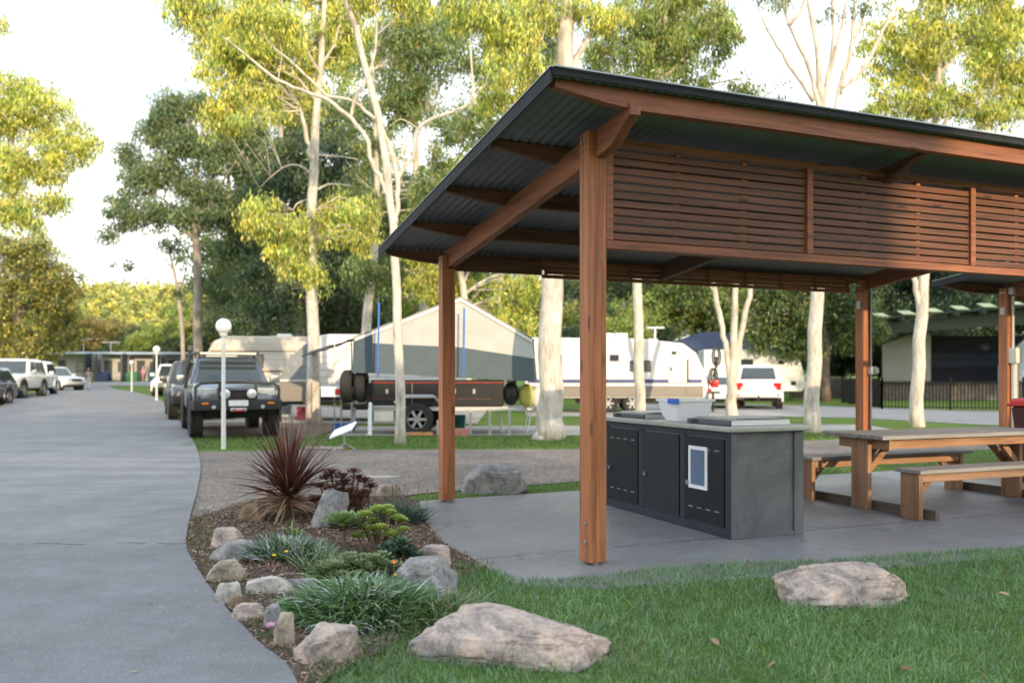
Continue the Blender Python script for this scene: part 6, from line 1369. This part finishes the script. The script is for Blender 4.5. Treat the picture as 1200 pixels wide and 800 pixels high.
tree('gum_tree', 'dark crowned eucalypt left of centre with one straight trunk above the white caravans', [T(232, 462, d, .26), T(232, 380, d, .22), T(231, 300, d, .20), T(228, 230, d, .15), T(235, 170, d, .08)],
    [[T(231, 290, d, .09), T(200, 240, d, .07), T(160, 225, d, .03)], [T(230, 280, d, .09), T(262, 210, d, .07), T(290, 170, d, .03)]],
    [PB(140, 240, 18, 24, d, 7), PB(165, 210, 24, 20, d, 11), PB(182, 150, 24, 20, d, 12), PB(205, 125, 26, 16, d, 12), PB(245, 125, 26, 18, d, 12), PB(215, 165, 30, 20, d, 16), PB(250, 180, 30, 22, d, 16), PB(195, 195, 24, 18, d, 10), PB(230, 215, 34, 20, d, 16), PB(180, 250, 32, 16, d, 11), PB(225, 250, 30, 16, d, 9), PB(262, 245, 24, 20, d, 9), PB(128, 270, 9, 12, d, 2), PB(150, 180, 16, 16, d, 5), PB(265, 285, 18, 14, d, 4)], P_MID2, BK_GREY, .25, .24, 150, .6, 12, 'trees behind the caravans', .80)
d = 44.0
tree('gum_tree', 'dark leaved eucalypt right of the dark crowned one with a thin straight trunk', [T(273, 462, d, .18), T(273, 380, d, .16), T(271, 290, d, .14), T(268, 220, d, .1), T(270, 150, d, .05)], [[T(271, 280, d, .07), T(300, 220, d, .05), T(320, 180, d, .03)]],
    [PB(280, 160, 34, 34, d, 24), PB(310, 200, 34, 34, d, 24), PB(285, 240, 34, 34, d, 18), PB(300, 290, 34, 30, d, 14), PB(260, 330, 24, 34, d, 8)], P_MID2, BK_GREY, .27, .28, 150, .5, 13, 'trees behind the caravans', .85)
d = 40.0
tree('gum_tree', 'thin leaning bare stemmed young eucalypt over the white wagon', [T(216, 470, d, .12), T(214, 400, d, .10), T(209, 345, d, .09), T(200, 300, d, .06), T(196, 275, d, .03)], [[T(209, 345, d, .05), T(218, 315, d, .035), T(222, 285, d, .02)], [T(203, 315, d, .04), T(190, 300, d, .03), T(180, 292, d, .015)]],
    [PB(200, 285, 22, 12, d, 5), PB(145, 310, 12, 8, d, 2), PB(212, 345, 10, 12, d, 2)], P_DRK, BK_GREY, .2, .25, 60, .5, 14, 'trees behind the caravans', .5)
d = 38.0
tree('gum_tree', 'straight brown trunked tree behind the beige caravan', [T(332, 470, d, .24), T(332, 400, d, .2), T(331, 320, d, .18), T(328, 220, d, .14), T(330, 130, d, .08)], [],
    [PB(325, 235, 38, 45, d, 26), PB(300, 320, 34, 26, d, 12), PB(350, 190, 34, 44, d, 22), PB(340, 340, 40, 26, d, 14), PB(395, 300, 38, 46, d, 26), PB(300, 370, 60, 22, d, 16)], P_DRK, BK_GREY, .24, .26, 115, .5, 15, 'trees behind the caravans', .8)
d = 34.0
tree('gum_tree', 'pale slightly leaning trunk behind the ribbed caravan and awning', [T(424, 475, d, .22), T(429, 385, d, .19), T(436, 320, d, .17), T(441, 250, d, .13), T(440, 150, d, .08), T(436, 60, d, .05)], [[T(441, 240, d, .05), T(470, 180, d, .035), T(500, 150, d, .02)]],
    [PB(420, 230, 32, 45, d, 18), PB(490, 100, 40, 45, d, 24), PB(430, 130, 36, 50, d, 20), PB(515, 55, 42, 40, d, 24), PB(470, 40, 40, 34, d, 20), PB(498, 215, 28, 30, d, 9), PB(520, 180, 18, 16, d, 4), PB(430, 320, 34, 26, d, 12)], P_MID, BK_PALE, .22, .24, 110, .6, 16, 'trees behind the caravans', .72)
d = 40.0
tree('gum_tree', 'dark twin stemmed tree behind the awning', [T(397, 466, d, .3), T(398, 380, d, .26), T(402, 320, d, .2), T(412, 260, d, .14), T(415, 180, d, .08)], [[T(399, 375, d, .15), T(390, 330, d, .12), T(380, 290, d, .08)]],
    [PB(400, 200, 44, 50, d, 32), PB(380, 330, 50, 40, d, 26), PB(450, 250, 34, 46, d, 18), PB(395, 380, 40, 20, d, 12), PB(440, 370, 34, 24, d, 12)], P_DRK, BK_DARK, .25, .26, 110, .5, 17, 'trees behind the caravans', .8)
d = 37.0
tree('gum_tree', 'bright green leaved tree right behind the camper trailer peak left of the shelter roof', [T(548, 470, d, .2), T(546, 380, d, .17), T(540, 320, d, .14), T(530, 260, d, .1), T(535, 190, d, .05)], [[T(545, 345, d, .08), T(575, 325, d, .06), T(610, 318, d, .03)], [T(546, 360, d, .08), T(520, 345, d, .06), T(500, 320, d, .03)], [T(543, 330, d, .06), T(560, 300, d, .04), T(580, 270, d, .02)]],
    [PB(520, 235, 40, 30, d, 22), PB(500, 280, 34, 32, d, 18), PB(540, 205, 34, 24, d, 13), PB(560, 250, 44, 34, d, 20), PB(610, 335, 40, 22, d, 14), PB(505, 330, 34, 20, d, 10), PB(590, 380, 60, 24, d, 16)], P_YEL, BK_PALE, .24, .26, 100, .55, 18, 'trees behind the caravans', .75)
d = 46.0
tree('gum_tree', 'tall mixed green tree filling the gap above the left roof edge', [T(585, 466, d, .3), T(585, 350, d, .26), T(588, 200, d, .2), T(592, 90, d, .12), T(600, 0, d, .06)], [],
    [PB(560, 140, 34, 34, d, 16), PB(600, 160, 40, 50, d, 26), PB(545, 20, 34, 34, d, 16), PB(600, 20, 44, 44, d, 26), PB(575, 80, 32, 32, d, 12), PB(640, 80, 34, 60, d, 26), PB(640, -10, 50, 34, d, 18)], P_MID, BK_GREY, .27, .26, 110, .55, 19, 'trees behind the caravans', .85)
d = 48.0
tree('pine_tree', 'dense dark tree with sunlit tips and a reddish trunk behind the far white caravan', [T(966, 468, d, .3), T(967, 420, d, .26), T(964, 380, d, .22), T(955, 330, d, .16), T(955, 270, d, .1)], [],
    [PB(930, 365, 36, 34, d, 34), PB(900, 350, 30, 26, d, 22), PB(970, 345, 44, 26, d, 28), PB(900, 392, 24, 16, d, 12), PB(940, 400, 26, 16, d, 12), PB(1000, 375, 34, 34, d, 26), PB(950, 300, 60, 34, d, 40)], ([(.05, .08, .03), (.09, .12, .04), (.03, .05, .022), (.20, .20, .05)], [5, 4, 4, 1.5]), BK_DARK, .28, .30, 120, .45, 20, 'trees behind the caravans', .8)

d = 50.0
tree('gum_tree', 'broad tall eucalypt whose bright crown fills the sky behind the slender white trunk', [T(500, 468, d, .35), T(498, 380, d, .3), T(490, 260, d, .24), T(485, 120, d, .16), T(480, 0, d, .08)], [[T(492, 280, d, .1), T(530, 200, d, .08), T(560, 150, d, .04)], [T(490, 250, d, .1), T(450, 170, d, .07), T(430, 90, d, .04)]],
    [PB(450, 60, 44, 34, d, 24), PB(510, 20, 40, 30, d, 20), PB(480, 120, 36, 30, d, 16), PB(530, 150, 30, 26, d, 11), PB(560, 200, 36, 24, d, 13), PB(440, 180, 34, 34, d, 16), PB(470, 250, 40, 30, d, 18), PB(520, 270, 44, 26, d, 18), PB(580, 285, 40, 24, d, 14), PB(600, 240, 30, 24, d, 10), PB(450, 320, 40, 24, d, 14), PB(540, 320, 50, 20, d, 14)], P_GRN, BK_PALE, .27, .26, 120, .55, 31, 'trees behind the caravans', .85)
d = 47.0
tree('gum_tree', 'dark dense eucalypt filling the space behind the tan trunk and the dark crowned pair', [T(355, 468, d, .35), T(352, 380, d, .3), T(345, 240, d, .22), T(350, 100, d, .1)], [[T(348, 280, d, .1), T(320, 200, d, .07), T(300, 150, d, .04)]],
    [PB(350, 150, 40, 34, d, 24), PB(320, 110, 34, 28, d, 16), PB(390, 130, 38, 34, d, 22), PB(330, 200, 40, 26, d, 18), PB(380, 220, 40, 34, d, 24), PB(340, 280, 44, 26, d, 18), PB(400, 60, 34, 30, d, 16), PB(300, 345, 44, 20, d, 13), PB(370, 360, 50, 20, d, 14), PB(430, 290, 30, 30, d, 12)], P_MID2, BK_GREY, .27, .26, 120, .55, 32, 'trees behind the caravans', .85)
# background belt: six crowns reused with their own place, turn and size
def belt_tree(seed, h, w_, pal_, bk, kind='gum_tree'):
    rng = np.random.default_rng(seed); bl = []
    for k in range(7):
        a = k*2.4; rr_ = w_*.5*rng.uniform(.2, .75); z = h*rng.uniform(.38, .86); bl.append(((rr_*math.cos(a), rr_*math.sin(a), z), (w_*.26, w_*.26, h*.14), 12))
    bl.append(((0, 0, h*.62), (w_*.40, w_*.40, h*.30), 26))
    return tree(kind, 'x', [(0, 0, 0, .25), (.1, .05, h*.3, .2), (-.1, .1, h*.6, .14), (.1, 0, h*.85, .06)], [[(0, 0, h*.35, .09), (w_*.15, .2, h*.5, .07), (w_*.25, .3, h*.62, .03)], [(0, 0, h*.4, .08), (-w_*.15, .2, h*.55, .06), (-w_*.22, -.3, h*.68, .03)]], bl, pal_, bk, .36, .34, 95, .45, seed, None, 1.1)
protos = [belt_tree(101, 14, 9, P_MID, BK_PALE), belt_tree(102, 12, 9, P_GRN, BK_GREY), belt_tree(103, 15, 8, P_DRK, BK_PALE), belt_tree(104, 10, 9, P_OLV, BK_GREY), belt_tree(105, 9, 10, P_DRK, BK_DARK), belt_tree(106, 13, 8, P_GRN, BK_PALE)]
used = set(); trng = random.Random(5)
def plant(k, x, y, s, label, group, zs=1.0):
    if k in used: o = copy_tree(protos[k])
    else: o = protos[k]; used.add(k)
    o.location = (x, y, gh(x, y)+float(hill(np.float64(x), np.float64(y)))-.1); o.rotation_euler = (0, 0, trng.uniform(0, 6.28)); o.scale = (s, s, s*zs); tag(o, label, 'tree', group)
    return o
def along(c, a): return (c*.9327-a*.3607, c*.3607+a*.9327)   # c across the light, a along it
# low trees over the cabins
for px in range(84, 330, 15):
    dd = trng.uniform(94, 106); plant(trng.choice([3, 4, 3, 1]), (px-CX)/F*dd, dd, trng.uniform(.62, .85)*(1.0 if px < 210 else 1.35), 'low bushy dark olive tree behind the row of cabins', 'low trees behind the cabins')
for px in range(300, 900, 27):
    dd = trng.uniform(62, 78); plant(trng.choice([0, 1, 2, 4, 5]), (px-CX)/F*dd, dd, trng.uniform(.9, 1.2), 'eucalypt in the background belt of trees beyond the caravans', 'background tree belt')
for px in [q for q in range(310, 900, 42) if not 740 < q < 915]:
    dd = trng.uniform(54, 60); plant(trng.choice([3, 4, 1]), (px-CX)/F*dd, dd, trng.uniform(.55, .72), 'lower bushy tree in front of the background tree belt', 'lower bushes in the background belt')
for px in range(880, 1290, 27):
    dd = trng.uniform(80, 92); plant(trng.choice([2, 4, 2, 0]), (px-CX)/F*dd, dd, trng.uniform(1.0, 1.3), 'dark tall tree closing the view behind the lawn on the right', 'dark trees behind the lawn')
for px in range(985, 1260, 32):
    dd = trng.uniform(66, 74); plant(trng.choice([4, 2]), (px-CX)/F*dd, dd, trng.uniform(.9, 1.1), 'shaded bushy tree standing behind the sound shell', 'trees behind the sound shell')
for px in range(965, 1120, 22):
    dd = trng.uniform(60, 64); plant(4, (px-CX)/F*dd, dd, trng.uniform(.45, .6), 'low dark shrub along the back of the lawn left of the sound shell', 'shrubs at the back of the lawn')
for i, c in enumerate((37, 42, 47, 52, 57, 62)):
    x, y = along(c, 13+i % 2*2); plant((0, 1, 2)[i % 3], x, y, 1.15, 'tall eucalypt added out of view on the right to shade the sound shell', 'shade trees added right of the view')  # out-of-view trees added to put the sound shell in shade
for (x, y, k, s) in ((-60, 70, 0, 1.1), (-52, 92, 1, 1), (-46, 60, 5, .9), (70, 60, 0, 1.2), (58, 45, 1, 1.1)):
    plant(k, x, y, s, 'eucalypt at the far side of the camp ground outside the view', 'trees at the sides')
# unseen tall trees added behind the camera to shade the road, the garden bed and the near lawn
for i, (c, a, k, s) in enumerate([(-2.0, -27, 4, 1.30), (-4.5, -27, 1, 1.30), (-9, -27, 2, 1.12), (-14, -28, 1, 1.3), (-19, -28, 2, 1.15), (-25, -29, 0, 1.2), (-31, -29, 1, 1.3), (-4, -32, 0, 1.15), (-7, -32, 4, 1.6), (-12, -33, 3, 1.5), (-17, -33, 0, 1.2), (-23, -34, 4, 1.7), (-38, -30, 2, 1.2)]):
    x, y = along(c, a); plant(k, x, y, s, 'unseen tall tree added behind the photographer for its shade', 'shade trees added behind the photographer')
ab = empty('shade_caster_block', (*along(12.7, -25.5), 0), math.atan2(.3607, .9327), 'unseen stepped block added behind the photographer to cast shade', 'shadow caster')  # made-up building, never seen; its step heights are shaped to cast the near shade
m = MB(); m.b2(-12.5, -7.2, -4.5, -.3, 0, 11.2); m.b2(-7.2, -3.0, -4, 0, 0, 7.35); m.b2(-3.0, 14, -4, 0, 0, 8.45); m.build('wall', simple('brick', (.30, .17, .12), .8, 0, .3, 8), ab)
m = MB(); m.b2(-12.7, -7.1, -4.7, -.1, 11.201, 11.4); m.b2(-7.09, -2.99, -4.2, .2, 7.351, 7.55); m.b2(-3.0, 14.2, -4.2, .2, 8.451, 8.65); m.build('roof', M_TIN, ab)
for k in range(6):
    m = MB(); m.b2(-2+k*2.5, -.8+k*2.5, .001, .05, 3.2, 4.4); f = m.build('window', M_BLACK, ab); m = MB(); m.b2(-1.92+k*2.5, -.88+k*2.5, .051, .06, 3.28, 4.32); m.build('pane', M_GLASS, f)
m = MB(); m.b2(-5.6, -4.6, .001, .06, 0, 2.1); m.build('door', M_BLACK, ab)
# wooded hill
rng = np.random.default_rng(77); n = 1700
hx = rng.uniform(-135, -15, n); hy = rng.uniform(120, 290, n); hz = gh(hx, hy)+hill(hx, hy)
cs = np.stack([hx, hy, hz+2.5], 1)
V, Fq, C = leaves(cs, rng.uniform(1.2, 4.6, n), 50, 1.0, .6, .3, ([(.30, .29, .07), (.22, .22, .06), (.13, .14, .05), (.38, .33, .11), (.07, .08, .04)], [4, 4, 4, 2, 3]), rng, .8)
o = np_mesh('hillside_wood', V, Fq, LF_HANG, None, C); tag(o, 'sunlit wooded hillside in the far left distance', kind='stuff')
